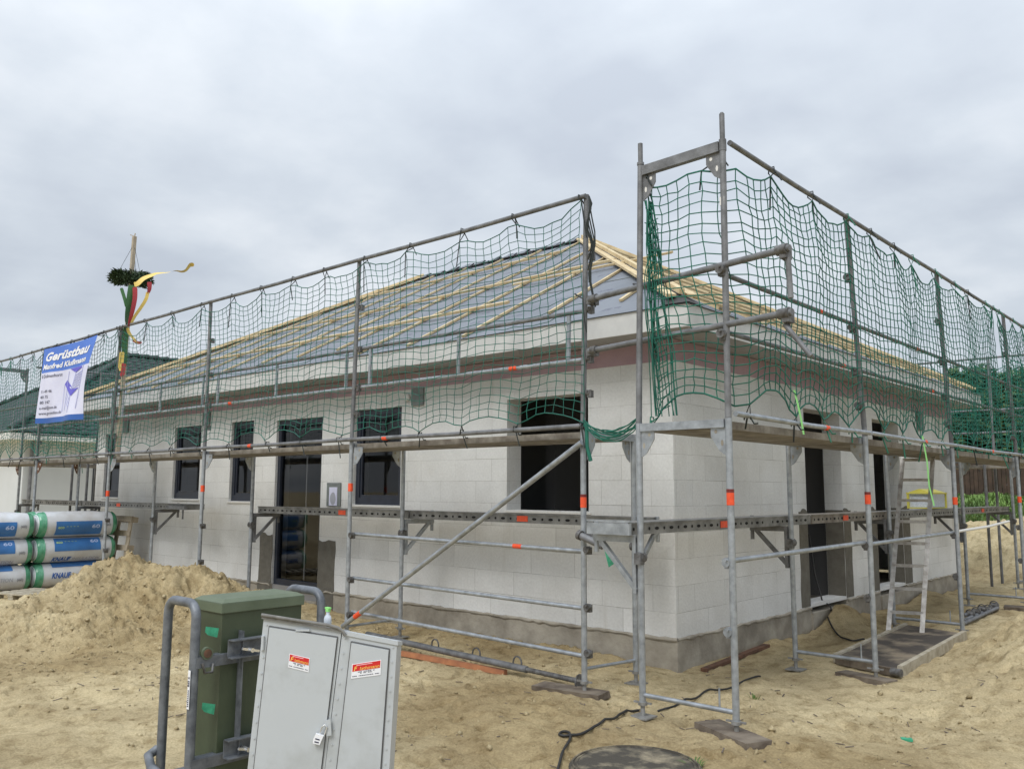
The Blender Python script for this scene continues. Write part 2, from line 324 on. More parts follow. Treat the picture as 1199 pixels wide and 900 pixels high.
def sand_mat():
    m = bpy.data.materials.new('sand'); m.use_nodes = True; nt = m.node_tree; L = nt.links.new
    b = nt.nodes['Principled BSDF']; b.inputs['Roughness'].default_value = .95; b.inputs['Specular IOR Level'].default_value = .1
    tc = nt.nodes.new('ShaderNodeTexCoord'); P = tc.outputs['Object']
    def noise(sc, det=6, ro=.6):
        n = nt.nodes.new('ShaderNodeTexNoise'); n.inputs['Scale'].default_value = sc; n.inputs['Detail'].default_value = det; n.inputs['Roughness'].default_value = ro; L(P, n.inputs['Vector']); return n.outputs[0]
    def ramp(src, a, ca, bb, cb):
        r = nt.nodes.new('ShaderNodeValToRGB'); r.color_ramp.elements[0].position = a; r.color_ramp.elements[0].color = (*ca, 1); r.color_ramp.elements[1].position = bb; r.color_ramp.elements[1].color = (*cb, 1); L(src, r.inputs[0]); return r.outputs[0]
    c1 = ramp(noise(.8, 8, .65), .36, (.49,.395,.235), .60, (.68,.57,.355))
    c2 = ramp(noise(6, 8, .7), .32, (.60,.56,.50), .52, (1.0,1.0,1.0))
    mu = nt.nodes.new('ShaderNodeMix'); mu.data_type = 'RGBA'; mu.blend_type = 'MULTIPLY'; mu.inputs[0].default_value = 1; L(c1, mu.inputs[6]); L(c2, mu.inputs[7])
    c3 = ramp(noise(70, 3, .6), .3, (.80,.78,.75), .6, (1.05,1.05,1.05))
    m2 = nt.nodes.new('ShaderNodeMix'); m2.data_type = 'RGBA'; m2.blend_type = 'MULTIPLY'; m2.inputs[0].default_value = 1; L(mu.outputs[2], m2.inputs[6]); L(c3, m2.inputs[7])
    # damp / trampled areas stored per vertex (real damp patches and the soil of the bank)
    at_ = nt.nodes.new('ShaderNodeAttribute'); at_.attribute_name = 'damp'
    m3 = nt.nodes.new('ShaderNodeMix'); m3.data_type = 'RGBA'; m3.blend_type = 'MULTIPLY'; m3.inputs[7].default_value = (.72,.68,.62,1); L(at_.outputs['Fac'], m3.inputs[0]); L(m2.outputs[2], m3.inputs[6])
    at2 = nt.nodes.new('ShaderNodeAttribute'); at2.attribute_name = 'soil'
    soil = ramp(noise(2.5, 6, .6), .4, (.035,.050,.016), .6, (.075,.11,.028))
    m4 = nt.nodes.new('ShaderNodeMix'); m4.data_type = 'RGBA'; L(at2.outputs['Fac'], m4.inputs[0]); L(m3.outputs[2], m4.inputs[6]); L(soil, m4.inputs[7])
    L(m4.outputs[2], b.inputs['Base Color'])
    bp = nt.nodes.new('ShaderNodeBump'); bp.inputs['Strength'].default_value = 1.0; bp.inputs['Distance'].default_value = .03; L(noise(18, 10, .75), bp.inputs['Height'])
    bp2 = nt.nodes.new('ShaderNodeBump'); bp2.inputs['Strength'].default_value = .9; bp2.inputs['Distance'].default_value = .008; L(noise(130, 4, .6), bp2.inputs['Height']); L(bp.outputs[0], bp2.inputs['Normal'])
    L(bp2.outputs[0], b.inputs['Normal'])
    return m
M['sand'] = sand_mat()

# ------------------------------------------------------------------ ground
_perm = np.random.default_rng(3).random((256, 256))
def vnoise(x, y):
    xi = np.floor(x).astype(int); yi = np.floor(y).astype(int); fx = x-xi; fy = y-yi
    fx = fx*fx*fx*(fx*(fx*6-15)+10); fy = fy*fy*fy*(fy*(fy*6-15)+10)
    g = lambda a, b: _perm[a % 256, b % 256]
    return (g(xi, yi)*(1-fx)+g(xi+1, yi)*fx)*(1-fy)+(g(xi, yi+1)*(1-fx)+g(xi+1, yi+1)*fx)*fy-.5
def fbm(x, y, f, o=5, g=.5):
    t = 0; a = 1; c, s_ = math.cos(.6), math.sin(.6)
    for i in range(o):
        t = t+a*vnoise(x*f+i*17.3, y*f-i*9.1); x, y = c*x-s_*y, s_*x+c*y; f *= 2.03; a *= g
    return t
def segd(x, y, a, b):
    ax, ay = a[:2]; bx, by = b[:2]; dx_, dy_ = bx-ax, by-ay
    t = np.clip(((x-ax)*dx_+(y-ay)*dy_)/(dx_*dx_+dy_*dy_), 0, 1)
    return np.hypot(x-(ax+t*dx_), y-(ay+t*dy_)), a[2]+(b[2]-a[2])*t
RIDGE = [(-6.15,-2.45,.89), (-5.55,-2.15,.76), (-5.15,-2.0,.64)]
def gh(x, y):
    x = np.asarray(x, float); y = np.asarray(y, float)
    near = (np.abs(x) < 40) & (np.abs(y) < 40)
    z = .05*fbm(x, y, .55, 3)+.045*fbm(x, y, 2.6, 5, .6)
    cl = np.abs(fbm(x, y, 5.5, 4, .6)); z = z + .055*(.25-cl)*np.clip(fbm(x, y, .7, 2)*3+.6, .2, 1)
    # big pile
    hp = np.full(x.shape, -9.)
    for a, b in zip(RIDGE[:-1], RIDGE[1:]):
        d, h0 = segd(x, y, a, b); hp = np.maximum(hp, h0-np.where(x < -6.1, .50, .44)*d)
    k = .045; hp = np.where(hp > 1.0, hp, k*np.log1p(np.exp(np.clip(hp/k, -40, 40))))
    pm = np.clip(hp/.22, 0, 1)
    z = z*(1-.5*pm)+hp+pm*(.15*fbm(x, y, 1.9, 6, .66)+.085*(.20-np.abs(fbm(x, y, 5.5, 5, .66)))*2)
    def mound(cx_, cy_, rx, ry, h, rot=0):
        c, s_ = math.cos(rot), math.sin(rot); X = ((x-cx_)*c+(y-cy_)*s_)/rx; Y = (-(x-cx_)*s_+(y-cy_)*c)/ry
        return h*np.exp(-(X*X+Y*Y)**1.3)
    mo = mound(-.2, 13.3, 3.2, 1.6, .95)+mound(3.2, 12.6, 2.6, 1.6, .8)
    mr = mound(3.7, 3.3, 1.6, 2.4, .50)+mound(2.75, 1.0, .8, .8, .16)+mound(2.4, 2.8, .6, .9, .16)
    z = z+mo+mr+np.clip((mo+mr)*3, 0, 1)*(.12*fbm(x, y, 2.3, 5, .62)+.10*(.22-np.abs(fbm(x, y, 6, 3, .6))))
    z = z+mound(.12, 3.6, .28, .35, .22)+mound(.15, 6.9, .4, .5, .12)+mound(-12.2, -3.9, .9, 1.0, .14)
    # bank
    t = np.clip((y-14.4)/3.8, 0, 1); bank = 1.5*t*t*(3-2*t)
    z = z+bank*(1+.08*fbm(x, y, .5, 3))
    dwl = np.hypot(np.maximum(np.maximum(x, -13.4-x), 0), np.maximum(np.maximum(-y, y-9.2), 0))
    z = z+np.clip(1-dwl/.45, 0, 1)**1.3*(.05+.16*np.clip(fbm(x, y, 1.1, 4)+.05, -.1, 1))
    # keep the ground level and low right beside the house and inside it
    ins = (x > -13.4) & (x < .1) & (y > -.1) & (y < 9.3)
    z = np.where(ins, np.minimum(z, -.02), z)
    return np.where(near, z, np.where(y > 14, 1.5, 0.0)*np.ones_like(z))
def gz(x, y): return float(gh(np.array([x]), np.array([y]))[0])
def axis(segs):
    o = []
    for a, b, st in segs: o += list(np.arange(a, b-1e-6, st))
    o.append(segs[-1][1]); return np.array(o)
gx_ = axis([(-420,-60,60),(-60,-20,5),(-20,-10,.12),(-10,-7,.05),(-7,3.2,.025),(3.2,6,.06),(6,12,.4),(12,60,6),(60,420,60)])
gy_ = axis([(-420,-60,60),(-60,-12,6),(-12,-5.2,.3),(-5.2,1.2,.025),(1.2,5,.045),(5,15,.09),(15,20,.15),(20,60,5),(60,420,60)])
GX, GY = np.meshgrid(gx_, gy_); GZ = gh(GX, GY)
nx_, ny_ = len(gx_), len(gy_)
_fr = random.Random(12)
def press(cx_, cy_, a, L_, w_, dep):
    ix = np.where((gx_ > cx_-.3) & (gx_ < cx_+.3))[0]; iy = np.where((gy_ > cy_-.3) & (gy_ < cy_+.3))[0]
    if len(ix) < 2 or len(iy) < 2: return
    sl__ = np.s_[iy[0]:iy[-1]+1, ix[0]:ix[-1]+1]; X = GX[sl__]-cx_; Y = GY[sl__]-cy_
    u = (X*math.cos(a)+Y*math.sin(a))/L_; v = (-X*math.sin(a)+Y*math.cos(a))/(w_*(1-.25*np.exp(-((u)/.35)**2)))
    r = np.sqrt(u*u+v*v); GZ[sl__] += -dep/(1+np.exp((r-1)*9))+dep*.55*np.exp(-((r-1.25)/.22)**2)
for k in range(46):     # walking tracks
    x0_, y0_ = _fr.uniform(-5.5, 3), _fr.uniform(-4.8, -1.7)
    a = _fr.choice([0.2, 2.9, 1.2, 2.2, -.6])+_fr.uniform(-.25,.25); 
    for st_ in range(_fr.randint(2, 5)):
        sd_ = .09*(1 if st_ % 2 else -1); px_, py_ = x0_+math.cos(a)*st_*.62-math.sin(a)*sd_, y0_+math.sin(a)*st_*.62+math.cos(a)*sd_
        if -13.4 < px_ < .15 and py_ > -.2: continue
        press(px_, py_, a+_fr.uniform(-.15,.15), .145, .055, _fr.uniform(.012,.030))
for k in range(25): press(_fr.uniform(1.7, 4.2), _fr.uniform(-2.5, 5), _fr.uniform(0,6.3), .14, .06, _fr.uniform(.012,.03))
me = bpy.data.meshes.new('ground')
co = np.stack([GX, GY, GZ], -1).reshape(-1, 3)
idx = np.arange(nx_*ny_).reshape(ny_, nx_)
q = np.stack([idx[:-1,:-1], idx[:-1,1:], idx[1:,1:], idx[1:,:-1]], -1).reshape(-1, 4)
me.vertices.add(len(co)); me.vertices.foreach_set('co', co.ravel())
me.loops.add(q.size); me.loops.foreach_set('vertex_index', q.ravel().astype(np.int32))
me.polygons.add(len(q)); me.polygons.foreach_set('loop_start', np.arange(0, q.size, 4, dtype=np.int32)); me.polygons.foreach_set('loop_total', np.full(len(q), 4, dtype=np.int32))
me.update(); me.validate(); me.polygons.foreach_set('use_smooth', np.ones(len(q), bool))
def fattr(name, arr):
    a = me.attributes.new(name, 'FLOAT', 'POINT'); a.data.foreach_set('value', arr.ravel().astype(np.float32))
damp = np.clip(fbm(GX, GY, .45, 4)*2.2+.05, 0, 1)
dist_w = np.minimum(np.hypot(np.clip(GX, None, 0)-GX, 0)+np.abs(GX)*0, 9)
dw = np.hypot(np.maximum(np.maximum(GX, -13.4-GX), 0), np.maximum(np.maximum(-GY, GY-9.2), 0))
damp = np.clip(damp+np.clip((1.1-dw)/.9, 0, 1)*.6*(1+fbm(GX, GY, 1.5, 3)), 0, 1)
fattr('damp', damp)
fattr('soil', np.clip((GY-14.0+.9*fbm(GX, GY, .8, 3))*1.6, 0, 1)*(np.abs(GX) < 30)+0.0)
me.materials.append(M['sand'])
g = bpy.data.objects.new('ground', me); COL.objects.link(g); tag(g, kind='structure')

# loose sand clods, grit and crumbs
mb = MB()
ico = [Vector(v).normalized() for v in [(0,0,1),(1,0,.2),(-.5,.87,.1),(-.5,-.87,.2),(.3,.4,-.7),(0,-.3,-.8)]]
icof = [(0,1,2),(0,2,3),(0,3,1),(1,4,2),(3,2,4),(1,3,5),(5,4,1),(3,4,5)]
cxs = []; 
for k in range(9500):
    u = random.random()
    if u < .42: x = random.gauss(-5.2, 1.3); y = random.gauss(-2.7, .9)
    elif u < .8: x = random.uniform(-6, 3); y = random.uniform(-4.6, -.2)
    else: x = random.uniform(1.6, 4.5); y = random.uniform(-1, 6)
    cxs.append((x, y))
cc = np.array(cxs); zz = gh(cc[:,0], cc[:,1])
for (x, y), z in zip(cxs, zz):
    if -13.5 < x < .05 and y > -.05: continue
    s_ = random.paretovariate(2.6)*.0045; s_ = min(s_, .03)
    rot = Matrix.Rotation(random.uniform(0, 6.28), 3, 'Z') @ Matrix.Rotation(random.uniform(0, 1), 3, 'X')
    c = Vector((x, y, z+s_*.25))
    mb.add([c+(rot @ v)*s_*random.uniform(.7, 1.3) for v in ico], icof, True)
o = mesh_obj('sand_clods', mb, M['sand']); tag(o, 'loose clods and crumbs of sand scattered over the pile and ground', 'sand', kind='stuff')

# ------------------------------------------------------------------ the house
LX, WY = 13.27, 9.11          # house spans x -13.27..0, y 0..9.11
WT = .24
house = thing('house', (-6.6, 4.5, 0), 'single storey white block house shell with a hipped roof under construction, behind the scaffold', 'house')
def wall_panel(mb, L0, L1, Z0, Z1, holes, axis_, face, inner):
    # axis_: 'x' wall runs along x at y=face..inner ; 'y' wall runs along y at x=face..inner
    us = sorted({L0, L1} | {h[0] for h in holes} | {h[1] for h in holes}); zs_ = sorted({Z0, Z1} | {h[2] for h in holes} | {h[3] for h in holes})
    def P(u, d, z): return (u, d, z) if axis_ == 'x' else (d, u, z)
    def solid(i, j):
        if i < 0 or j < 0 or i >= len(us)-1 or j >= len(zs_)-1: return False
        cu = (us[i]+us[i+1])/2; cz_ = (zs_[j]+zs_[j+1])/2
        return not any(h[0] < cu < h[1] and h[2] < cz_ < h[3] for h in holes)
    def quad(pts, uv):
        k = len(mb.f); mb.add(pts, [(0,1,2,3)]); mb.uv[k] = uv
    for i in range(len(us)-1):
        for j in range(len(zs_)-1):
            if not solid(i, j): continue
            a, b, c, d = us[i], us[i+1], zs_[j], zs_[j+1]
            for dd in (face, inner): quad([P(a,dd,c),P(b,dd,c),P(b,dd,d),P(a,dd,d)], [(a,c),(b,c),(b,d),(a,d)])
            if not solid(i-1, j): quad([P(a,face,c),P(a,inner,c),P(a,inner,d),P(a,face,d)], [(face+.1,c),(inner+.1,c),(inner+.1,d),(face+.1,d)])
            if not solid(i+1, j): quad([P(b,face,c),P(b,inner,c),P(b,inner,d),P(b,face,d)], [(face+.3,c),(inner+.3,c),(inner+.3,d),(face+.3,d)])
            if not solid(i, j-1): quad([P(a,face,c),P(b,face,c),P(b,inner,c),P(a,inner,c)], [(a,.1),(b,.1),(b,.4),(a,.4)])
            if not solid(i, j+1): quad([P(a,face,d),P(b,face,d),P(b,inner,d),P(a,inner,d)], [(a,.1),(b,.1),(b,.4),(a,.4)])
ZP, ZW = .262, 3.118
front_holes = [(-10.06,-9.13,1.47,2.70), (-8.16,-7.50,1.45,2.70), (-6.86,-5.70,.18,2.66), (-4.97,-4.00,1.44,2.70), (-2.17,-1.02,1.42,2.66), (-12.9,-12.2,1.47,2.7)]
side_holes = [(3.02,4.16,.30,2.66), (5.36,6.46,.30,2.68)]
wb = MB()
wall_panel(wb, -LX, 0, ZP, ZW, [h if h[2] > ZP else (h[0],h[1],ZP,h[3]) for h in front_holes], 'x', 0, WT)
wall_panel(wb, WT, WY-WT, ZP, ZW, side_holes, 'y', 0, -WT)
wall_panel(wb, -LX, 0, ZP, ZW, [], 'x', WY, WY-WT)
wall_panel(wb, WT, WY-WT, ZP, ZW, [(3, 4.2, 1.4, 2.6)], 'y', -LX, -LX+WT)
mesh_obj('wall', wb, M['block'], house)
# plinth (rough concrete, a little proud of the wall)
pb = MB()
def plinth_front(x0, x1): pb.box2((x0, -.012, -.35), (x1, WT, ZP))
plinth_front(-LX-.012, -6.86); plinth_front(-5.70, .012)
pb.box2((-6.86, -.006, -.35), (-5.70, WT, .10))
pb.box2((-.237, WT, -.35), (.012, 3.02, ZP)); pb.box2((-.237, 4.16, -.35), (.012, 5.36, ZP)); pb.box2((-.237, 6.46, -.35), (.012, WY, ZP))
for a, b in ((3.02,4.16),(5.36,6.46)): pb.box2((-.237, a, -.35), (.035, b, .20))
mesh_obj('plinth', pb, M['conc'], house)
# smeared mortar edge along the top of the plinth
def ledge(a, b_, side_):
    e_ = MB(); n_ = max(2, int((b_-a)/.07)); vs = []
    for k in range(n_+1):
        u_ = a+(b_-a)*k/n_; d_ = .020+random.random()*.014; lo_ = ZP-random.uniform(.006,.030); hi_ = ZP+random.uniform(.002,.016)
        for (dd, zz) in ((.003, hi_), (-d_*.7, hi_-.003), (-d_, lo_), (-.002, lo_-.004)):
            vs.append((u_, dd, zz) if side_ == 'f' else (-dd, u_, zz))
    e_.add(vs, [(4*k+q, 4*k+4+q, 4*k+5+q, 4*k+1+q) for k in range(n_) for q in range(3)], True)
    mesh_obj('mortar_edge', e_, M['conc'], house)
ledge(-LX, -6.87, 'f'); ledge(-5.69, .012, 'f'); ledge(0, 3.02, 's'); ledge(4.16, 5.36, 's'); ledge(6.46, WY, 's')
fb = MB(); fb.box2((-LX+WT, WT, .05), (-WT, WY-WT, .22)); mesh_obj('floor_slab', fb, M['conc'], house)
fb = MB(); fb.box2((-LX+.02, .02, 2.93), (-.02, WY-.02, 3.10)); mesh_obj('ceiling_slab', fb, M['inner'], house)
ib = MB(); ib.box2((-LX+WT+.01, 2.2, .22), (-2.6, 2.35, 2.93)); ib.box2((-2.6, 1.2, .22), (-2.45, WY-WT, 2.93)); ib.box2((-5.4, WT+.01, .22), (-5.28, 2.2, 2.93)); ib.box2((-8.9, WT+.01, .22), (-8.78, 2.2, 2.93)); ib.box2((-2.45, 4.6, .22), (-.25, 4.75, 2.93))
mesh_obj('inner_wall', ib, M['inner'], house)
# purple foam strip at the wall head
fo = MB(); fo.box2((-LX, -.004, 2.905), (.004, 0.0-.001, ZW-.002)); fo.box2((.001, .0, 2.905), (.005, WY, ZW-.002)); mesh_obj('foam_strip', fo, M['foam'], house)
# windows
def window(x0, x1, z0, z1, sash=None):
    f = MB(); t = .075; y0, y1 = .045, .115
    f.box2((x0, y0, z0), (x0+t, y1, z1)); f.box2((x1-t, y0, z0), (x1, y1, z1)); f.box2((x0+t, y0, z0), (x1-t, y1, z0+t+.02)); f.box2((x0+t, y0, z1-t), (x1-t, y1, z1))
    t2 = .035; a, b, c, d = x0+t, x1-t, z0+t+.02, z1-t
    f.box2((a, y0+.015, c), (a+t2, y1-.01, d)); f.box2((b-t2, y0+.015, c), (b, y1-.01, d)); f.box2((a+t2, y0+.015, c), (b-t2, y1-.01, c+t2)); f.box2((a+t2, y0+.015, d-t2), (b-t2, y1-.01, d))
    w = mesh_obj('window', f, M['frame'], house)
    p = MB(); p.add([(a+t2, .080, c+t2), (b-t2, .080, c+t2), (b-t2, .080, d-t2), (a+t2, .080, d-t2)], [(0,1,2,3)]); mesh_obj('pane', p, M['glass'], w)
    s_ = MB(); s_.box2((x0-.03, -.02, z0-.028), (x1+.03, .044, z0-.003)); mesh_obj('sill', s_, M['sill'], w)
    # pale inner jamb seen through the pane
    j = MB(); j.box2((x0+.003, .118, z0+.01), (x0+.014, WT+.0, z1-.01)); mesh_obj('inner_jamb', j, M['sill'], w)
for h in (front_holes[0], front_holes[1], front_holes[3], front_holes[5]): window(h[0], h[1], h[2], h[3])
# glazed front door, tall and narrow
dx0, dx1, dz0, dz1 = -6.86, -5.70, .10, 2.66
f = MB(); t = .07
f.box2((dx0, .04, dz0+.16), (dx0+t, .12, dz1)); f.box2((dx1-t, .04, dz0+.16), (dx1, .12, dz1)); f.box2((dx0+t, .04, dz1-t), (dx1-t, .12, dz1)); f.box2((dx0+t, .04, dz0+.16), (dx1-t, .12, dz0+.24))
door = mesh_obj('door', f, M['frame'], house)
p = MB(); p.add([(dx0+t, .08, dz0+.24), (dx1-t, .08, dz0+.24), (dx1-t, .08, dz1-t), (dx0+t, .08, dz1-t)], [(0,1,2,3)]); mesh_obj('pane', p, M['glass'], door)
p = MB(); p.box2((dx0+.01, .015, dz0+.003), (dx1-.01, .14, dz0+.157)); p.box2((dx0+.01, .008, dz0+.07), (dx1-.01, .015, dz0+.085)); mesh_obj('threshold', p, M['alu'], door)
p = MB(); p.box2((dx0+.003, .125, dz0+.2), (dx0+.012, WT, dz1-.05)); mesh_obj('inner_jamb', p, M['sill'], door)
p = MB(); p.tube((dx0+.60,.16,.35), (dx0+.50,.22,2.1), .012); mesh_obj('leaning_bar', p, M['alu'], door)
# grey sealing plaster by the openings
def patch(x0, x1, z0, z1, side='f'):
    pl = MB()
    n = 5; top = [z1+random.uniform(-.03,.02) for _ in range(n+1)]
    pts = [(x0, z0)]+[(x1, z0)]+[(x1+random.uniform(-.012,.012), z0+(top[n]-z0)*k/5) for k in range(1, 5)]+[(x0+(x1-x0)*(n-k)/n, top[n-k]) for k in range(n+1)]+[(x0+random.uniform(-.012,.012), z0+(top[0]-z0)*k/5) for k in (4,3,2,1)]
    if side == 'f': pl.prism([(x, -.007, z) for x, z in pts], (0,0,0), (0,.006,0))
    else: pl.prism([(.007, x, z) for x, z in pts], (0,0,0), (-.006,0,0))
    mesh_obj('sealing_plaster', pl, M['plaster'], house)
patch(-7.20, -6.86, ZP+.02, .98); patch(-5.70, -5.32, ZP+.02, .94)
def plb(a, b_):
    pl = MB(); pl.box2(a, b_); mesh_obj('sealing_plaster', pl, M['plaster'], house)
for a, b in ((2.78,3.02),(4.16,4.40),(6.46,6.78),(5.14,5.36)): patch(a, b, ZP+.02, 1.42, 's')
for yy in (4.16, 6.46): plb((-.235, yy-.008, .30), (-.002, yy-.001, 1.40))
for x0, x1 in ((-7.20,-6.86),(-5.70,-5.32)): plb((x0, -.019, -.3), (x1, -.013, ZP+.03))
# jamb/reveals of wide opening have a pale sill board and a dark lintel; roller box vents
p = MB(); p.box2((-2.20, -.015, 1.395), (-.99, .20, 1.418)); mesh_obj('sill', p, M['sill'], house)
def vent(c, w, h, side):
    v = MB()
    if side == 'f': v.box2((c-w/2, -.03, h-w/2), (c+w/2, -.008, h+w/2))
    else: v.box2((.008, c-w/2, h-w/2), (.03, c+w/2, h+w/2))
    return v
M['ventg'] = mat('grey_vent_cover', (.20,.22,.215), .6, dark=(.15,.17,.165), scale=12)
for c in (-3.68, -8.95, -12.0): mesh_obj('vent_cover', vent(c, .22, 2.80, 'f'), M['ventg'], house)
mesh_obj('vent_cover', vent(7.5, .30, 2.78, 's'), M['ventg'], house)
p = MB(); p.lathe((0,0,0), [(0.001,0),(.045,0),(.05,.01),(.045,.03),(.001,.034)], 16)
p.v = [(x-3.88, -.008-z, y+2.80) for x, y, z in p.v]; mesh_obj('junction_cap', p, M['sill'], house)
# notice in a sleeve beside the door
nb = MB(); nb.box2((-5.53, -.02, 1.41), (-5.22, -.006, 1.73)); no = mesh_obj('notice_board', nb, M['ventg'], house)
nb = MB(); nb.box2((-5.465, -.026, 1.42), (-5.285, -.0205, 1.67)); mesh_obj('paper', nb, M['banwhite'], no)
nb = MB(); nb.prism([(-5.375+.062*math.cos(a), -.0285, 1.515+.085*math.sin(a)) for a in [k*PI/10 for k in range(20)]], (0,0,0), (0,.002,0)); mesh_obj('printed_oval', nb, M['greyp'], no)
# eaves box and soffit
OV = .446; ZF0, ZF1 = 3.120, 3.328
e = MB()
e.box2((-LX-OV, -OV, ZF0), (OV, -OV+.022, ZF1)); e.box2((OV-.022, -OV+.022, ZF0), (OV, WY+OV, ZF1))
e.box2((-LX-OV, WY+OV-.022, ZF0), (OV-.022, WY+OV, ZF1)); e.box2((-LX-OV, -OV+.022, ZF0), (-LX-OV+.022, WY+OV-.022, ZF1))
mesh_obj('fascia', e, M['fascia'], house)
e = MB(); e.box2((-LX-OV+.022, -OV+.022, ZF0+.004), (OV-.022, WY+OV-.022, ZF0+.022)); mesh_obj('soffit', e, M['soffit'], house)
# hipped roof
K = .536; ZE = ZF1+.004; X0, X1, Y0, Y1 = -LX-OV-.02, OV+.02, -OV-.02, WY+OV+.02
H = (Y1-Y0)/2; ZR = ZE+H*K; YC = (Y0+Y1)/2; RX0, RX1 = X0+H, X1-H
rb = MB()
A_, B_, C_, D_ = (X0,Y0,ZE),(X1,Y0,ZE),(X1,Y1,ZE),(X0,Y1,ZE); E_, G_ = (RX0,YC,ZR),(RX1,YC,ZR)
sl_ = math.hypot(1, K)
rb.add([A_, B_, G_, E_], [(0,1,2,3)]); rb.uv[0] = [(X0,0),(X1,0),(RX1,H*sl_),(RX0,H*sl_)]
rb.add([B_, C_, G_], [(0,1,2)]); rb.uv[1] = [(Y0,0),(Y1,0),(YC,H*sl_)]
rb.add([C_, D_, E_, G_], [(0,1,2,3)]); rb.uv[2] = [(X1,0),(X0,0),(RX0,H*sl_),(RX1,H*sl_)]
rb.add([D_, A_, E_], [(0,1,2)]); rb.uv[3] = [(Y1,0),(Y0,0),(YC,H*sl_)]
rb.add([A_, B_, C_, D_], [(3,2,1,0)])
roof = mesh_obj('roof', rb, M['membrane'], house)
def rp(side, u, t, lift=.0):   # point on a roof side: u along the eave, t horizontal run from the eave
    if side == 's': p = Vector((u, Y0+t, ZE+t*K)); n = Vector((0,-K,1))
    elif side == 'e': p = Vector((X1-t, u, ZE+t*K)); n = Vector((K,0,1))
    elif side == 'n': p = Vector((u, Y1-t, ZE+t*K)); n = Vector((0,K,1))
    else: p = Vector((X0+t, u, ZE+t*K)); n = Vector((-K,0,1))
    return p+n.normalized()*lift, n
def batten(side, u0, t0, u1, t1, lift, w=.042, h=.026, mt='batten', nm='batten'):
    a, n = rp(side, u0, t0, lift); b, _ = rp(side, u1, t1, lift); q_ = MB(); q_.bar(a, b, w, h, n); return mesh_obj(nm, q_, M[mt], roof)
def tmax(side, u):
    lo, hi = (X0, X1) if side in 'sn' else (Y0, Y1)
    return min(H, u-lo, hi-u)-.06
u = -.56-.0
while u > X0+.6:
    t1 = tmax('s', u)
    batten('s', u+.02, .03 if random.random() > .25 else .4, u-.03, t1, .02); u -= .955
for t, xa in ((1.12,-2.75),(2.40,-2.0),(4.03,-4.2)):
    lo = X0+t+.1; x = xa
    while x > lo:
        x2 = max(x-random.uniform(3.4, 4.6), lo); batten('s', x, t+random.uniform(-.02,.02), x2, t+random.uniform(-.02,.03), .052, .05, .035); x = x2-.002
batten('s', -.95, 2.10, -3.6, 2.16, .052); 
a, n = rp('s', -2.03, 2.40, .056)
y = .35
while y < WY: 
    t1 = tmax('e', y)
    if t1 > .5: batten('e', y, .03, y+.02, t1, .02)
    y += .80
for t in (.12, .55, 1.15, 2.0, 3.0, 3.9): 
    batten('e', Y0+t+.1, t, YC-.2 if random.random() < .5 else Y1-t-.8, t+.02, .052); batten('e', YC-.18, t+.02, Y1-t-.1, t, .053)
for y in (2.0, 5.0, 7.5): batten('w', y, .05, y, tmax('w', y), .02)
for i in range(9): 
    u = -1.5-1.4*i; batten('n', u, .05, u, tmax('n', u), .02)
for (p1, p2) in (((X1,Y0,ZE),G_), ((X0,Y0,ZE),E_), ((X1,Y1,ZE),G_)):
    p1 = Vector(p1); p2 = Vector(p2); p1 = p1+(p2-p1)*.03
    d = (p2-p1).normalized(); s_ = Vector((-d.y, d.x, 0)).normalized()
    for sg in (-1, 1):
        q_ = MB(); q_.bar(p1+s_*sg*.10+V(0,0,.028), p2+s_*sg*.07+V(0,0,.02), .09, .03, (0,0,1)); mesh_obj('hip_board', q_, M['batten'], roof)
    q_ = MB(); q_.bar(p1+V(0,0,.07), p2+V(0,0,.07), .05, .05); mesh_obj('hip_board', q_, M['batten'], roof)
for t in (1.42, 2.86, 4.25):
    q_ = MB(); a, n = rp('s', X0+t+.1, t, .004); b_, _ = rp('s', X1-t-.1, t, .004); q_.bar(a, b_, .018, .006, n); mesh_obj('lap_seam', q_, M['ventg'], roof)
    q_ = MB(); a, n = rp('e', Y0+t+.1, t, .004); b_, _ = rp('e', Y1-t-.1, t, .004); q_.bar(a, b_, .018, .006, n); mesh_obj('lap_seam', q_, M['ventg'], roof)
# ridge strip, bumpy dark felt with grey membrane lapped over
q_ = MB(); n = 40
for i in range(n):
    xa = RX0+(RX1-RX0)*i/n; xb = RX0+(RX1-RX0)*(i+1)/n+.01; dz = .02*math.sin(i*1.7)+random.uniform(-.012,.012)
    q_.add([(xa,YC-.17,ZR-.06+dz),(xb,YC-.17,ZR-.06+dz),(xb,YC,ZR+.055+dz),(xa,YC,ZR+.055+dz),(xb,YC+.17,ZR-.06+dz),(xa,YC+.17,ZR-.06+dz)], [(0,1,2,3),(3,2,4,5)])
mesh_obj('ridge_strip', q_, M['membrane'], roof)
q_ = MB(); q_.tube((RX0,YC-.165,ZR-.05),(RX1,YC-.165,ZR-.05),.016,6); mesh_obj('ridge_edge', q_, M['black'], roof)
q_ = MB(); q_.add([(X1+.01,Y0-.01,ZE+.005),(X1+.01,Y0+.30,ZE+.01),(X1-.25,Y0+.25,ZE+.17),(X1-.30,Y0-.01,ZE+.012)], [(0,1,2),(0,2,3)]); mesh_obj('corner_flap', q_, M['black'], roof)
# roofers' strap lying over the hip
a, _ = rp('s', -.75, .95, .03); b, _ = rp('s', -.05, .42, .03); q_ = MB(); q_.poly([a, (a+b)/2+V(0,0,.01), b], .012, 6); mesh_obj('loose_strap', q_, M['black'], roof)

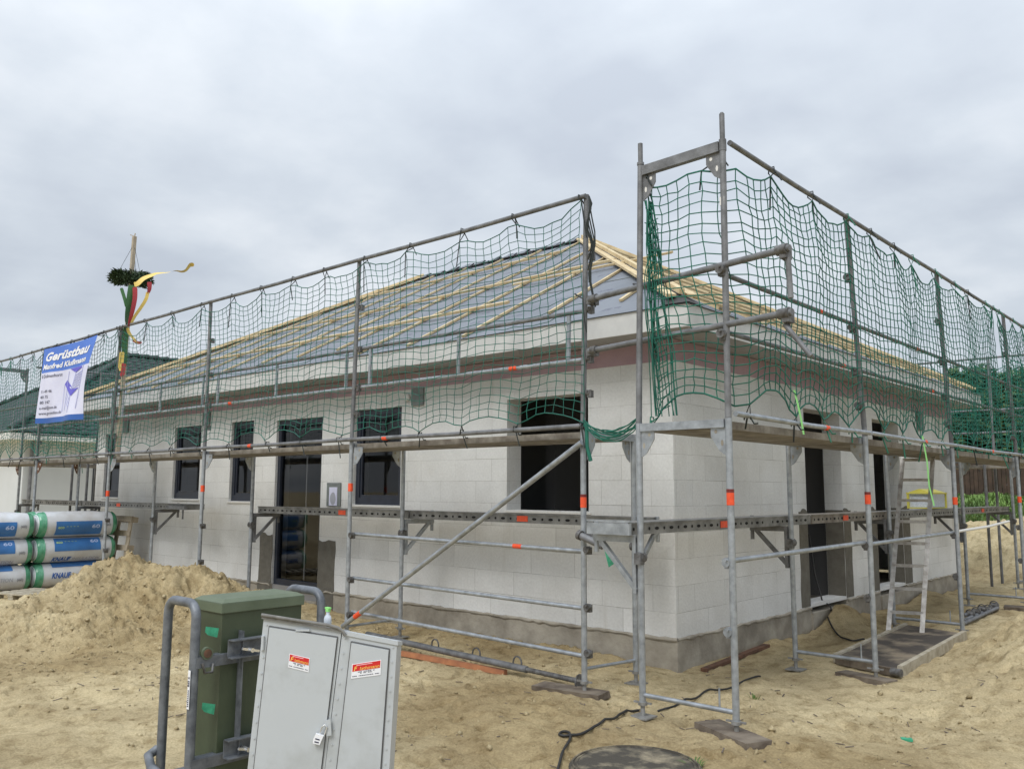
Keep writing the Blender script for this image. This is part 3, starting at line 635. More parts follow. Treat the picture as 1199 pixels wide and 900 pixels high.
# ------------------------------------------------------------------ scaffolding
TR = .0242
def coupler(mb, p, ax=(1,0,0), s=1.0):
    p = Vector(p); ax = Vector(ax).normalized()
    mb.tube(p-ax*.028*s, p+ax*.028*s, .036*s, 10)
    mb.box(p+V(0,0,-.01)+ax*.02, (.05*s,.05*s,.075*s)); mb.tube(p+V(.01,-.05*s,.015), p+V(-.01,.05*s,.015), .008, 6)
def band(std, x, y, z, hgt=.085, red=True):
    b = MB(); b.tube((x,y,z), (x,y,z+hgt), TR+.0025, 14); s_ = mesh_obj('sticker', b, M['orange'], std)
    if red: b = MB(); b.tube((x,y,z+hgt+.001), (x,y,z+hgt+.024), TR+.0025, 14); mesh_obj('sticker_header', b, M['redband'], std)
def plate_prism(p, dx_, dz_=-.20, w=.135):
    # perforated knee plate below a transom; dx_ is a horizontal unit vector from the standard along the transom
    p = Vector(p); d = Vector(dx_); n = Vector((-d.y, d.x, 0))*.004
    pts = [p+d*.024, p+d*w, p+d*w+V(0,0,-.07), p+d*.07+V(0,0,dz_+.03), p+d*.024+V(0,0,dz_)]
    return pts, n
def knee(parent, p, d, mt='galv', holes=True):
    pts, n = plate_prism(p, d); b = MB(); b.prism([q-n for q in pts], (0,0,0), n*2)
    d = Vector(d); p = Vector(p); b.cur = 1
    for (a, z, r1, r2) in ((.095,-.035,.012,.014),(.048,-.115,.010,.022)):
        for sg in (-1, 1):
            c = p+d*a+V(0,0,z)+n*sg*1.3
            b.add([c+d*r1*math.cos(t)+V(0,0,r2*math.sin(t)) for t in [q*PI/6 for q in range(12)]], [tuple(range(12))])
    return mesh_obj('corner_plate', b, [M[mt], M['conc'] if mt == 'galv' else M['sill']], parent)
def standard(sc, x, y, z0, zj, xt=None, yt=None, zt=None, plate=True, bandz=None, red=True, name='standard'):
    g0 = z0
    b = MB(); b.tube((x, y, g0+.10), (x, y, zj), TR, 14)
    st = mesh_obj(name, b, M['galv'], sc)
    if zt:
        b = MB(); b.tube((x, y, zj+.002), (xt, yt, zt), TR-.001, 14); mesh_obj('upper_post', b, M['galvd'], st)
    if plate:
        b = MB(); b.tube((x, y, g0+.012), (x, y, g0+.22), .017, 10); b.tube((x,y,g0+.085),(x,y,g0+.108),.034,10); b.bar((x-.075,y,g0+.10),(x+.06,y+.02,g0+.098),.018,.012)
        b.box((x, y, g0+.006), (.15,.15,.010)); mesh_obj('base_jack', b, M['steelplate'], st)
    if bandz: band(st, x, y, bandz, red=red)
    return st
def pipe(sc, pts, r, mt, name):
    b = MB(); b.poly(pts, r, 12); return mesh_obj(name, b, M[mt], sc)

YF = -1.464; YI = YF+.735
ZD, ZT = 2.141, 4.160
FX = [.03, -3.10, -6.26, -9.18, -12.23, -15.28]
FXT = [.08, -3.05, -6.28, -9.05, -12.22, -15.3]
front = thing('scaffold', (-6, -1.1, 0), 'long grey tube scaffold in front of the windowed long wall, with one plank level', 'scaffold')
for i, x in enumerate(FX):
    z0 = max(gz(x, YF), -.02)
    if 1 < i < 4: z0 = max(0.0, z0-.25)
    st = standard(front, x, YF, z0, ZD, FXT[i], YF, ZT, bandz={0:1.50,1:1.62,2:1.60,3:1.52}.get(i), red=i in (0,))
    for z in (3.16, 2.74, 3.62, 2.45):
        b = MB(); f_ = (z-ZD)/(ZT-ZD); coupler(b, (x+(FXT[i]-x)*f_+.035, YF+.02, z), (1,0,0), .8); mesh_obj('wedge_lock', b, M['coupler'], st)
    for z in (.70, 1.16, .34):
        if i in (0,1,2,3): b = MB(); coupler(b, (x+.036, YF, z), (0,1,0), .8); mesh_obj('wedge_lock', b, M['coupler'], st)
    zi = max(gz(x, YI), -.02)
    if 1 < i < 5: zi = max(0.0, zi-.2)
    si = standard(front, x, YI, zi, ZD)
    # transom (U-profile) with knee plates
    b = MB(); b.bar((x, YF+TR, ZD-.035), (x, YI-TR, ZD-.035), .05, .06); tr = mesh_obj('transom', b, M['galv' if i < 4 else 'galvd'], front)
    knee(tr, (x+.02, YF, ZD-.05), (.97,.25,0) if i else (0,1,0), 'galv' if i not in (0,4) else ('galv' if i == 0 else 'rust')); knee(tr, (x-.02, YI, ZD-.05), (-.97,-.25,0) if i else (0,-1,0), 'galv' if i < 4 else 'rust')
    # low tie between the two legs
    pipe(front, [(x, YF, z0+.20), (x, YI, zi+.20)], .014, 'galv', 'base_tie')
for i in range(5):
    xa, xb = FX[i]-.03, FX[i+1]+.03
    # decks: two planks per bay
    b = MB()
    for k in range(2):
        y0 = YF+.05+k*.325; b.box2((xb, y0, ZD-.066), (xa, y0+.31, ZD-.012))
    mesh_obj('deck', b, M['deck'], front)
    # guard frame: two rails with short uprights
    for z, mt in ((3.16,'galvd'), (2.74,'galv')):
        f_ = (z-ZD)/(ZT-ZD); pa = (FX[i]+(FXT[i]-FX[i])*f_-.02, YF+.045, z); pb_ = (FX[i+1]+(FXT[i+1]-FX[i+1])*f_+.02, YF+.045, z)
        gr = pipe(front, [pa, pb_], .019, mt, 'guard_rail')
        if z > 3:
            for fr in (.06, .5, .94):
                x = pa[0]+(pb_[0]-pa[0])*fr; b = MB(); b.bar((x, YF+.045, 3.142), (x-.01, YF+.045, 2.758), .032, .022, (0,1,0)); mesh_obj('upright', b, M['galv'], gr)
        if z < 3 and i in (0, 1): 
            x = pb_[0]+(pa[0]-pb_[0])*(.72 if i == 0 else .15); b = MB(); b.tube((x, YF+.045, 2.74), (x+.09, YF+.045, 2.74), .021, 12); mesh_obj('sticker', b, M['orange'], gr)
    # top rail carrying the net
    tp = pipe(front, [(FXT[i]+.015, YF-.03, ZT-.02), ((FXT[i]+FXT[i+1])/2, YF-.03, ZT-.03), (FXT[i+1]+.02, YF-.03, ZT-.02)], .021, 'galvd', 'top_rail')
    # rail at deck edge
    ed = pipe(front, [(FX[i]+.02, YF-.045, ZD+.03), ((FX[i]+FX[i+1])/2, YF-.045, ZD+.022), (FX[i+1]+.01, YF-.045, ZD+.03)], .021, 'galvd', 'edge_rail')
    if i in (0, 1): 
        x = FX[i]-(2.55 if i == 0 else 2.0); b = MB(); b.tube((x, YF-.045, ZD+.0235), (x+.07, YF-.045, ZD+.0235), .0225, 12); mesh_obj('sticker', b, M['orange'], ed)
# lower rails of the first bay and diagonal brace
for z0, z1 in ((1.14,1.17),(.68,.71),(.30,.36)):
    gr = pipe(front, [(FX[0], YF+.05, z0), (FX[1]+.02, YF+.05, z1)], .019, 'galv', 'lower_rail')
    if z0 > 1: b = MB(); b.tube((FX[0]-.72, YF+.05, z0+.0069), (FX[0]-.82, YF+.05, z0+.008), .0205, 12); mesh_obj('sticker', b, M['orange'], gr)
br = pipe(front, [at(681,518,1,YF-.06), at(401,733,1,YF-.06)], TR, 'galv', 'diagonal_brace')
a, b_ = at(681,518,1,YF-.06), at(401,733,1,YF-.06); q_ = MB(); q_.tube(a.lerp(b_, .905), a.lerp(b_, .935), TR+.002, 12); mesh_obj('sticker', q_, M['orange'], br)
# long tubes linking both scaffolds at the corner, with swivel couplers
for (u0,v0,u1,v1) in ((690,351,925,290),(690,411,928,365)):
    p0 = at(u0,v0,1,YF-.06); p1 = at(u1,v1,1,-1.85); tb = pipe(front, [p0, p1], TR, 'galvd', 'link_tube')
    b = MB(); d = (p1-p0).normalized()
    b.tube(p1-d*.10, p1-d*.02, .037, 12); b.box(p1-d*.05+V(0,.03,-.02), (.05,.09,.08)); b.tube(p1-d*.06+V(0,.05,.05), p1-d*.05+V(.0,.05,-.09), .009, 8)
    mesh_obj('swivel_coupler', b, M['coupler'], tb); b = MB()
    b.tube(p0+d*.03, p0+d*.09, .036, 12); b.box(p0+V(.0,.045,0), (.06,.10,.07))
    for fx_ in (.345, .735): 
        c = p0.lerp(p1, fx_); 
    mesh_obj('swivel_coupler', b, M['coupler'], tb)
q_ = MB(); p1 = at(925,290,1,-1.85); q_.tube(p1+V(-.03,.03,-.05), p1+V(-.02,.03,-.33), .019, 10); mesh_obj('hanging_stub', q_, M['galvd'], front)
p1 = at(928,365,1,-1.85); q_ = MB(); q_.tube(p1+V(-.07,.03,-.07), p1+V(.10,.03,-.30), .017, 10); mesh_obj('hanging_stub', q_, M['galvd'], front)
# crossing of swivel couplers on the first pole at knee height
c = at(694,634,1,YF-.05); tb = pipe(front, [c+V(-.12,-.02,.05), c+V(.10,.0,-.03)], .030, 'galvd', 'tube_stub'); b = MB(); b.tube(c+V(-.13,-.02,.054), c+V(-.10,-.02,.046), .041, 12); b.box(c+V(-.03,.04,.03), (.08,.08,.07)); mesh_obj('swivel_coupler', b, M['coupler'], tb)
b = MB(); q0 = c+V(.13,-.02,-.06); b.prism([q0, q0+V(.05,0,-.03), q0+V(.09,0,-.10), q0+V(.04,0,-.13)], (0,0,0), (0,.004,0)); mesh_obj('green_tag', b, M['plug'], tb)
# --- console brackets and narrow steel decks, front
ZC = 1.375
def bracket(sc, p, d, L=.40, drop=.34, mt='galvd', tilt=0):
    p = Vector(p); d = Vector(d).normalized(); b = MB()
    b.bar(p+d*.03+V(0,0,ZC-.09), p+d*L+V(0,0,ZC-.09), .04, .05); b.bar(p+d*.035+V(0,0,ZC-.10-drop), p+d*(L-.06)+V(0,0,ZC-.11), .036, .036); b.bar(p+d*.045+V(0,0,ZC-.08), p+d*.045+V(0,0,ZC-.12-drop), .045, .03)
    b.tube(p+d*(L-.02)+V(0,0,ZC-.20), p+d*(L-.02)+V(0,0,ZC+.03), .019, 10)
    br = mesh_obj('bracket', b, M[mt], sc)
    b = MB(); coupler(b, p+V(0,0,ZC-.22), (d.y, d.x, 0), 1.1); b.tube(p+V(0,0,ZC-.20), p+V(0,0,ZC-.24), .040, 12); mesh_obj('coupler', b, M['coupler'], br)
for i in range(0, 6): bracket(front, (FX[i], YI, 0), (.25,1,0) if i else (0,1,0), mt='galv' if i < 2 else 'galvd')
def steel_deck(sc, a, b_, depth, mt='deckm', band_at=(), hole_from=0., side=1):
    # a, b_: ends of the visible outer lower edge ; depth vector towards the wall
    a = Vector(a); b_ = Vector(b_); dp = Vector(depth); t = .085; d = (b_-a); L = d.length; d.normalize()
    m_ = MB(); m_.add([a, b_, b_+dp, a+dp, a+V(0,0,t), b_+V(0,0,t), b_+dp+V(0,0,t), a+dp+V(0,0,t)], [(3,2,1,0),(4,5,6,7),(0,1,5,4),(2,3,7,6),(1,2,6,5),(3,0,4,7)])
    # rounded lip
    m_.bar(a+V(0,0,t)-dp.normalized()*.004, b_+V(0,0,t)-dp.normalized()*.004, .014, .012)
    m_.cur = 1; h = m_; n = int(L/.105); off = -dp.normalized()*.002
    for k in range(n):
        if random.random() < .05: continue
        c = a+d*(.07+k*.105)+V(0,0,t*.48)+off; r = .030 if k % 2 else .014
        h.add([c+d*r*math.cos(q)+V(0,0,.013*math.sin(q)) for q in [z*PI/5 for z in range(10)]], [tuple(range(10))])
    o = mesh_obj('steel_deck', m_, [M[mt], M['hole']], sc)
    for s_ in band_at:
        q_ = MB(); c = a+d*s_; q_.box(c+V(0,0,t*.5)+off*2, (abs(d.x)*.14+.003, abs(d.y)*.14+.003, .055)); mesh_obj('sticker', q_, M['orange'], o)
    return o
zc0 = ZC-.060
steel_deck(front, (FX[1]+.05, YI+.07, zc0), (FX[0]-.02, YI+.07, zc0), (0,.32,0), band_at=(1.70,))
steel_deck(front, (FX[2]+.05, YI+.07, zc0), (FX[1]+.02, YI+.07, zc0), (0,.32,0), band_at=(1.9,))
steel_deck(front, (FX[4]+.05, YI+.07, zc0), (FX[3]+.9, YI+.07, zc0), (0,.32,0), band_at=(1.55,))
steel_deck(front, (FX[5]+.05, YI+.07, zc0), (FX[4]+.02, YI+.07, zc0), (0,.32,0))
b = MB(); b.bar((FX[3]+1.05, YI+.0, ZC-.03), (FX[3]+.45, YI+.02, ZC-.02), .04, .05); b.bar((FX[3]+.88,YI+.05,ZC-.05),(FX[3]+.88,YI+.05,ZC-.2),.02,.02); mesh_obj('bracket', b, M['galvd'], front)

# --- side scaffold
XO = 1.528; XI = XO-.735
QY = [-1.776, .80, 3.52, 6.66, 9.72]; QYT = [-1.735, .57, 3.30, 6.40, 9.50]
side = thing('scaffold', (1.1, 3, 0), 'tall grey tube scaffold beside the short house wall, nearest end open with a portal frame', 'scaffold')
for i, y in enumerate(QY):
    z0 = max(gz(XO, y), -.02)
    st = standard(side, XO, y, z0, ZD, XO-.01 if i == 0 else XO, QYT[i], 4.17 if i else 4.165, bandz={0:1.545,1:1.53,2:1.50,3:1.50}.get(i), red=i < 2)
    if i == 0:
        b = MB(); b.tube((XO-.01, QYT[0], 4.165), (XO-.01, QYT[0], 4.36), .019, 12); b.tube((XO-.01,QYT[0],4.355),(XO-.01,QYT[0],4.37),.019,12,.012); mesh_obj('spigot', b, M['galvd'], st)
    for z in ((3.16,2.76,3.62,2.45) if i else (3.22,2.76,)):
        b = MB(); f_ = (z-ZD)/(ZT-ZD); coupler(b, (XO-.02, y+(QYT[i]-y)*f_-.04, z-.03), (0,1,0), .9); mesh_obj('wedge_lock', b, M['coupler'], st)
    for z in (1.16, .70): b = MB(); coupler(b, (XO-.036, y, z), (0,1,0), .9); mesh_obj('wedge_lock', b, M['coupler' if i else 'galv'], st)
    zi = max(gz(XI, y), -.02)
    si = standard(side, XI, y, zi, ZD, *((XI+.02, QYT[0], 4.16) if i == 0 else (None, None, None)))
    if i == 0:
        b = MB(); b.tube((XI+.02, QYT[0], 4.16), (XI+.02, QYT[0], 4.33), .019, 12); b.tube((XI+.02,QYT[0],4.155),(XI+.02,QYT[0],4.175),.028,12); mesh_obj('spigot', b, M['galvd'], si)
    b = MB(); b.bar((XI+TR, y, ZD-.035), (XO-TR, y, ZD-.035), .05, .058); tr = mesh_obj('transom', b, M['galv'], side)
    knee(tr, (XI, y-.002, ZD-.055), (1,0,0)); knee(tr, (XO, y-.002, ZD-.055), (-1,0,0))
    pipe(side, [(XI, y, z0+.16), (XO, y, z0+.16)], .017, 'galv', 'base_tie')
    b = MB(); b.tube((XO-.12, y, z0+.17), (XO-.12, y, z0+.30), .007, 8); mesh_obj('pin', b, M['galv'], side)
# upper portal of the first frame
b = MB(); b.bar((XI+.02+TR, QYT[0], 4.10), (XO-.01-TR, QYT[0], 4.115), .05, .075); tr = mesh_obj('transom', b, M['galvd'], side)
knee(tr, (XI+.02, QYT[0], 4.06), (1,0,0), 'galvd'); knee(tr, (XO-.01, QYT[0], 4.075), (-1,0,0), 'galvd')
b = MB(); b.tube((XO-.01, QYT[0], 4.06+.02), (XO-.01, QYT[0], 4.165), .027, 12); mesh_obj('collar', b, M['galvd'], tr)
b = MB(); b.box((XO-.012, QYT[0]-.026, 3.70), (.035,.006,.06)); mesh_obj('paint_mark', b, M['sill'], tr)
for i in range(4):
    ya, yb = QY[i]+.03, QY[i+1]-.03
    b = MB()
    for k in range(2): x0 = XI+.05+k*.325; b.box2((x0, ya, ZD-.068), (x0+.31, yb, ZD-.012))
    mesh_obj('deck', b, M['deck'], side)
    for z, mt in ((3.18,'galvd'), (2.76,'galvd')):
        f_ = (z-ZD)/(ZT-ZD); gr = pipe(side, [(XO-.045, QY[i]+(QYT[i]-QY[i])*f_, z), (XO-.045, QY[i+1]+(QYT[i+1]-QY[i+1])*f_, z)], .0185, mt, 'guard_rail')
        if i < 2: 
            yy = QY[i]+(1.75 if z > 3 else 2.2); q_ = MB(); q_.tube((XO-.045, yy, z), (XO-.045, yy+.06, z), .0205, 12); mesh_obj('sticker', q_, M['orange'], gr)
    pipe(side, [(XO+.03, QYT[i]+(.03 if i == 0 else 0), ZT+(-.03 if i else -.02)), (XO+.03, (QYT[i]+QYT[i+1])/2, ZT-.035), (XO+.03, QYT[i+1]+.02, ZT-.03)], .020, 'galvd', 'top_rail')
    ed = pipe(side, [(XO+.045, QY[i]+.02, ZD+.03), (XO+.045, (QY[i]+QY[i+1])/2, ZD+.02), (XO+.045, QY[i+1]-.01, ZD+.03)], .020, 'galv', 'edge_rail')
    q_ = MB(); q_.tube((XO+.045, QY[i]+1.55, ZD+.0205), (XO+.045, QY[i]+1.62, ZD+.0205), .0222, 12); mesh_obj('sticker', q_, M['orange'], ed)
for i, mt in ((0,'galv'), (1,'galv')):
    pipe(side, [(XO-.045, QY[i], 1.165), (XO-.045, QY[i+1], 1.185)], .019, mt, 'lower_rail')
pipe(side, [(XO-.045, QY[2]+.02, 1.19), (XO-.045, (QY[2]+QY[3])/2, 1.21), (XO-.045, QY[3]-.5, 1.25)], .017, 'sill', 'lower_rail')
bracket(side, (XI, QY[0], 0), (-1,0,0), .42, .36, 'galv')
for i in (1,2,3,4): bracket(side, (XI, QY[i], 0), (-1,-.12,0))
steel_deck(side, (XI-.06, QY[0]-.07, zc0), (XI-.06, QY[1]+.6, zc0), (-.33,0,0), mt='deckm', band_at=(1.45,))
steel_deck(side, (XI-.06, QY[1]+.62, zc0), (XI-.06, QY[2]+.1, zc0), (-.33,0,0), mt='deck', band_at=(.9,))
steel_deck(side, (XI-.06, QY[2]+.12, zc0), (XI-.06, QY[3]+.1, zc0), (-.33,0,0), mt='deckm')
steel_deck(side, (XI-.06, QY[3]+.12, zc0), (XI-.06, QY[4], zc0), (-.33,0,0), mt='deckm', band_at=(1.2,))
# bright aluminium end piece of the corner deck, with mortar lump
b = MB(); b.box2((XI-.42, QY[0]-.10, zc0), (XI-.03, QY[0]-.072, zc0+.085)); b.bar((XI-.42,QY[0]-.085,zc0+.10),(XI-.03,QY[0]-.085,zc0+.10),.03,.014); mesh_obj('end_profile', b, M['galv'], side)

# --- rear scaffold and west scaffold (seen beyond the house)
rear = thing('scaffold', (-3, 10.4, 0), 'tube scaffold at the back of the house, seen through the far nets', 'scaffold')
for x in (.36, -2.7, -5.8, -8.9, -12.0):
    for yy in (10.57, 9.84):
        b = MB(); b.tube((x, yy, 0), (x, yy, ZT+.0 if yy > 10 else ZD), TR, 10); mesh_obj('standard', b, M['galvd'], rear)
for z in (4.14, 3.16, 2.74, 2.2):
    pipe(rear, [(1.6, 10.57, z), (-12.2, 10.57, z)], .020, 'galvd', 'guard_rail')
b = MB(); b.box2((-12.2, 9.9, ZD-.07), (1.0, 10.5, ZD-.01)); mesh_obj('deck', b, M['deck'], rear)
west = thing('scaffold', (-14.7, 3, 0), 'tube scaffold along the far short end of the house, beyond the banner', 'scaffold')
for y in (.6, 3.2, 5.8, 8.4):
    for x in (-14.05, -14.8):
        b = MB(); b.tube((x, y, 0), (x, y, ZT if x < -14.5 else ZD), TR, 10); mesh_obj('standard', b, M['galvd'], west)
for x, y in ((-13.4, -.40), (-13.05,-.25)): 
    b = MB(); b.tube((x, y, 0), (x, y, ZD), TR, 10); mesh_obj('standard', b, M['galvd'], west)
for z in (4.14, 3.16, 2.74): pipe(west, [(-14.85, -.7, z), (-14.85, 8.6, z)], .020, 'galvd', 'guard_rail')
b = MB(); b.box2((-14.75, -.65, ZD-.07), (-14.1, 8.6, ZD-.01)); mesh_obj('deck', b, M['deck'], west)
# portal head on the last front frame
b = MB(); b.bar((FX[5], YF, 4.08), (FX[5], YI, 4.08), .05, .07); b.tube((FX[5], YI, ZD), (FX[5], YI, 4.15), TR, 12); tr = mesh_obj('portal_frame', b, M['galvd'], front); knee(tr, (FX[5], YI, 4.04), (0,-1,0), 'galvd')

# ------------------------------------------------------------------ timber pads under the jacks
def slab(name, c, d, rz, mt, label, cat, grp=None, tilt=0):
    gg = [gz(c[0]+a_*d[0]*.4*math.cos(rz)-b_*d[1]*.4*math.sin(rz), c[1]+a_*d[0]*.4*math.sin(rz)+b_*d[1]*.4*math.cos(rz)) for a_ in (-1,-.5,0,.5,1) for b_ in (-1,0,1)]
    c = (c[0], c[1], sum(gg)/len(gg)*.5+max(gg)*.5+.004)
    q_ = MB(); q_.box((0,0,0), d, Matrix.Rotation(rz, 3, 'Z') @ Matrix.Rotation(tilt, 3, 'X'))
    # uneven ends
    q_.v = [(x+random.uniform(-.008,.008)+c[0], y+random.uniform(-.008,.008)+c[1], z+c[2]) for x, y, z in q_.v]
    return solo(name, q_, M[mt], c, label, cat, grp)
GP = 'timber pads under the scaffold legs'
zb = gz(.03, YF)
slab('timber_pad', (-.10, YF-.02, gz(-.1,YF)-.008), (.62,.20,.05), R(8), 'oldwood', 'dark worn timber pad under the front scaffold leg beside the house corner', 'timber pad', GP)
slab('timber_pad', (1.50, -1.79, gz(1.5,-1.79)-.008), (.55,.20,.045), R(-25), 'oldwood', 'dark split timber pad under the nearest scaffold leg, right of the round lid', 'timber pad', GP)
slab('timber_pad', (1.45, .78, gz(1.45,.8)-.008), (.50,.17,.045), R(-12), 'oldwood', 'narrow timber pad in front of the big board under the second side leg', 'timber pad', GP)
slab('timber_pad', (1.5, 6.66, gz(1.5,6.66)), (.5,.3,.05), R(10), 'oldwood', 'pale timber pad under the far right scaffold leg', 'timber pad', GP)

# ------------------------------------------------------------------ safety nets
def net(name, path, z_top, z_bot, label, mt, cell=.10, amp=.06, sag=.13, ties=(), tie_top=True, seed=1, scallop=.14, outward=None, bunch=None, r=.0032, zw=.05, tieper=.72, cellv=.078):
    """path: list of (x,y) of the supporting rail. Cords hang between a top and a bottom rail."""
    rs = random.Random(seed); P = [Vector((a, b, 0)) for a, b in path]
    seg = [(P[i+1]-P[i]).length for i in range(len(P)-1)]; T = sum(seg)
    def pos(s):
        for i, L_ in enumerate(seg):
            if s <= L_ or i == len(seg)-1:
                t = (s/L_); d = (P[i+1]-P[i]).normalized(); return P[i].lerp(P[i+1], t), Vector((d.y, -d.x, 0))
            s -= L_
    nu = int(T/cell); nv = max(6, int((z_top(0)-z_bot(0))/cellv))
    ph = [rs.uniform(0, 6.28) for _ in range(6)]
    # tie positions along the top and bottom
    tt = [0.02]; 
    while tt[-1] < T-.35: tt.append(min(T-.02, tt[-1]+rs.uniform(tieper*.8, tieper*1.2)))
    if tt[-1] < T-.1: tt.append(T-.02)
    tb = [0.02]
    while tb[-1] < T-.35: tb.append(min(T-.02, tb[-1]+rs.uniform(tieper*.8, tieper*1.3)))
    if tb[-1] < T-.1: tb.append(T-.02)
    drops = [rs.uniform(.02, .07) for _ in tt]; drb = [rs.uniform(.02, .05) for _ in tb]
    tsag = [rs.uniform(.6, 1.3) for _ in tt]; bsag = [rs.uniform(.7, 1.3) for _ in tb]
    def scal(s, ts, dr, sg, amp_):
        for i in range(len(ts)-1):
            if s <= ts[i+1] or i == len(ts)-2:
                f_ = min(1, max(0, (s-ts[i])/(ts[i+1]-ts[i]))); w = ts[i+1]-ts[i]
                return dr[i]+(dr[i+1]-dr[i])*f_+amp_*sg[i]*(w/tieper)*(1-(2*f_-1)**2)
        return 0
    G = []
    for i in range(nu+1):
        s0 = T*i/nu; row = []
        for j in range(nv+1):
            v = j/nv; s = s0
            if bunch: s = bunch(s0, v)
            s += .014*math.sin(v*7+s0*1.3+ph[0])+.005*math.sin(v*13+s0*3+ph[1])
            s = min(T, max(0, s))
            p, n = pos(s)
            a = scal(s0, tt, drops, tsag, sag); b_ = scal(s0, tb, drb, bsag, scallop)
            kk = (1-v)**1.6; kb = v**2.2; zt_, zb_ = z_top(s)-(a*kk+.09*(1-kk)), z_bot(s)+b_*kb+.07*(1-kb)
            # local folds run down from the ties
            z = zt_+(zb_-zt_)*v
            z += .016*math.sin(s0*5.1+ph[2]+v*2)*math.sin(v*PI)+.025*math.sin(s0*2.2+ph[3])*math.sin(v*PI)
            off = amp*(math.sin(s0*2.6+ph[4]+v*1.5)*.7+math.sin(s0*5.6+ph[5]-v*1.2)*.3)*math.sin(min(1, v*1.6+.15)*PI*.62)+zw*math.sin(v*PI)
            q = p+n*off+V(0,0,z)
            q += Vector((rs.gauss(0,.004), rs.gauss(0,.004), rs.gauss(0,.005)))
            row.append(q)
        G.append(row)
    root = thing(name, (P[0].x, P[0].y, z_bot(0)), label, 'safety net', 'green safety nets on the scaffold')
    mb = MB()
    for i in range(nu+1): mb.poly(G[i], r, 3, caps=False)
    for j in range(nv+1): mb.poly([G[i][j] for i in range(nu+1)], r*(1.6 if j in (0, nv) else 1), 3, caps=False)
    mesh_obj('netting', mb, M[mt], root)
    for ts, top in ((tt, True), (tb, False)):
        for s in ts:
            i = min(nu, max(0, round(s/T*nu))); q = G[i][0 if top else nv]; p, n = pos(s)
            zr = z_top(s) if top else z_bot(s); c = Vector((p.x, p.y, zr)); t_ = MB()
            t_.poly([c+n*.026+V(0,0,-.02), c+n*.02+V(0,0,.024), c-n*.02+V(0,0,.024), c-n*.026+V(0,0,-.02), q, c+n*.026+V(0,0,-.02)], .0055, 5)
            d = Vector((rs.uniform(-.05,.09), rs.uniform(-.03,.03), 0)); L_ = rs.uniform(.12,.34) if top else rs.uniform(.08,.22)
            t_.poly([q if top else c, (q if top else c)+d*.5+V(0,0,-L_*.5), (q if top else c)+d+V(0,0,-L_)], .007, 4)
            t_.poly([c+n*.02, c+n*.03+V(.02,0,-.05), c+n*.03+V(.05,0,-.10 if top else -.05)], .006, 4)
            green = rs.random() < (.12 if mt == 'cord' else .6)
            mesh_obj('tie', t_, M['lime' if rs.random() < .025 else ('tieg' if green else 'tie')], root)
    return G
zt_f = lambda s: ZT-.03; zb_f = lambda s: ZD+.035
net('safety_net', [(FXT[0]-.02, YF-.04), (FXT[3]+.05, YF-.04)], zt_f, zb_f, 'green net on the front scaffold, stretched from the corner pole to the garland pole', 'cord', seed=2, amp=.06, sag=.10, zw=.03, cell=.106, scallop=.09, r=.0037)
net('safety_net', [(FXT[3]-.02, YF-.04), (FXT[5]-.6, YF-.04)], zt_f, zb_f, 'green net on the front scaffold, hanging behind the blue and white banner', 'cord', seed=5, amp=.03, sag=.12, scallop=.12, tieper=.6, zw=.0, cell=.106, r=.0042)
# net at the open corner end and along the side: bunched at its start
def bunch1(s, v):
    if s < .95: s = .95*(s/.95)**(1.9-.5*v)
    w = max(0, 1-s/1.3); return s+.03*w*math.sin(v*8+s*5)+.05*v*w
LS = [(XI+.06, -1.72), (XO-.05, -1.72), (XO+.035, -1.60), (XO+.035, 6.0-.32)]
net('safety_net', LS, lambda s: 4.06 if s < .7 else 4.125, lambda s: ZD+.02, 'green net hung in folds around the open corner end of the side scaffold', 'cord_backlit', seed=11, amp=.032, sag=.12, scallop=.17, zw=.03, bunch=bunch1, cell=.094, cellv=.080, tieper=.70, r=.0050)
net('safety_net', [(XO+.035, 5.95), (XO+.035, 9.7)], lambda s: 4.125, lambda s: ZD+.03, 'green net at the far end of the side scaffold, past the narrow gap between nets', 'cord_backlit', seed=17, amp=.03, sag=.2, scallop=.20, zw=.04, cell=.10, tieper=.75, r=.005)
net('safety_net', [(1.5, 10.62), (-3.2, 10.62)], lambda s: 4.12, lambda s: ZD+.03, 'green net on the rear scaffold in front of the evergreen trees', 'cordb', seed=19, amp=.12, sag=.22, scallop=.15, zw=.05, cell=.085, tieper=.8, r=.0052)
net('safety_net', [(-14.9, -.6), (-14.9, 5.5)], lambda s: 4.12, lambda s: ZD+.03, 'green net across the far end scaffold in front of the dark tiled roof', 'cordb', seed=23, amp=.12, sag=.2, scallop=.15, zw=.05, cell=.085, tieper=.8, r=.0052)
# bunched-up net bundle at the corner post
rs = random.Random(4); mb = MB()
for k in range(20):
    x0 = XI+.05+rs.uniform(-.01,.03); y0 = -1.70+rs.uniform(-.03,.03); pts = []
    ph1, ph2 = rs.uniform(0,6), rs.uniform(0,6); spread = rs.uniform(-.08,.17)
    for j in range(30):
        v = j/29; z = 3.86-v*(3.86-2.19) if k > 6 else 3.8-v*1.2
        pts.append((x0+.09*v+.02*math.sin(v*5+1)+spread*min(1,v*1.4)*.8+.008*math.sin(v*17+ph1), y0+.02*math.sin(v*7+ph2)+.01*math.sin(v*21+ph1), z))
    mb.poly(pts, .0045, 4, caps=False)
for k in range(18):
    z = 3.7-k*.085; x0 = XI+.07+.09*(3.86-z)/1.67; mb.poly([(x0-.05, -1.70, z), (x0, -1.74, z-.03), (x0+.07, -1.70, z+.01)], .0045, 4)
solo('net_bundle', mb, M['cord_backlit'], (XI+.1, -1.7, 2.2), 'gathered rope-like bundle of green net beside the inner corner post', 'net bundle')
mb = MB()
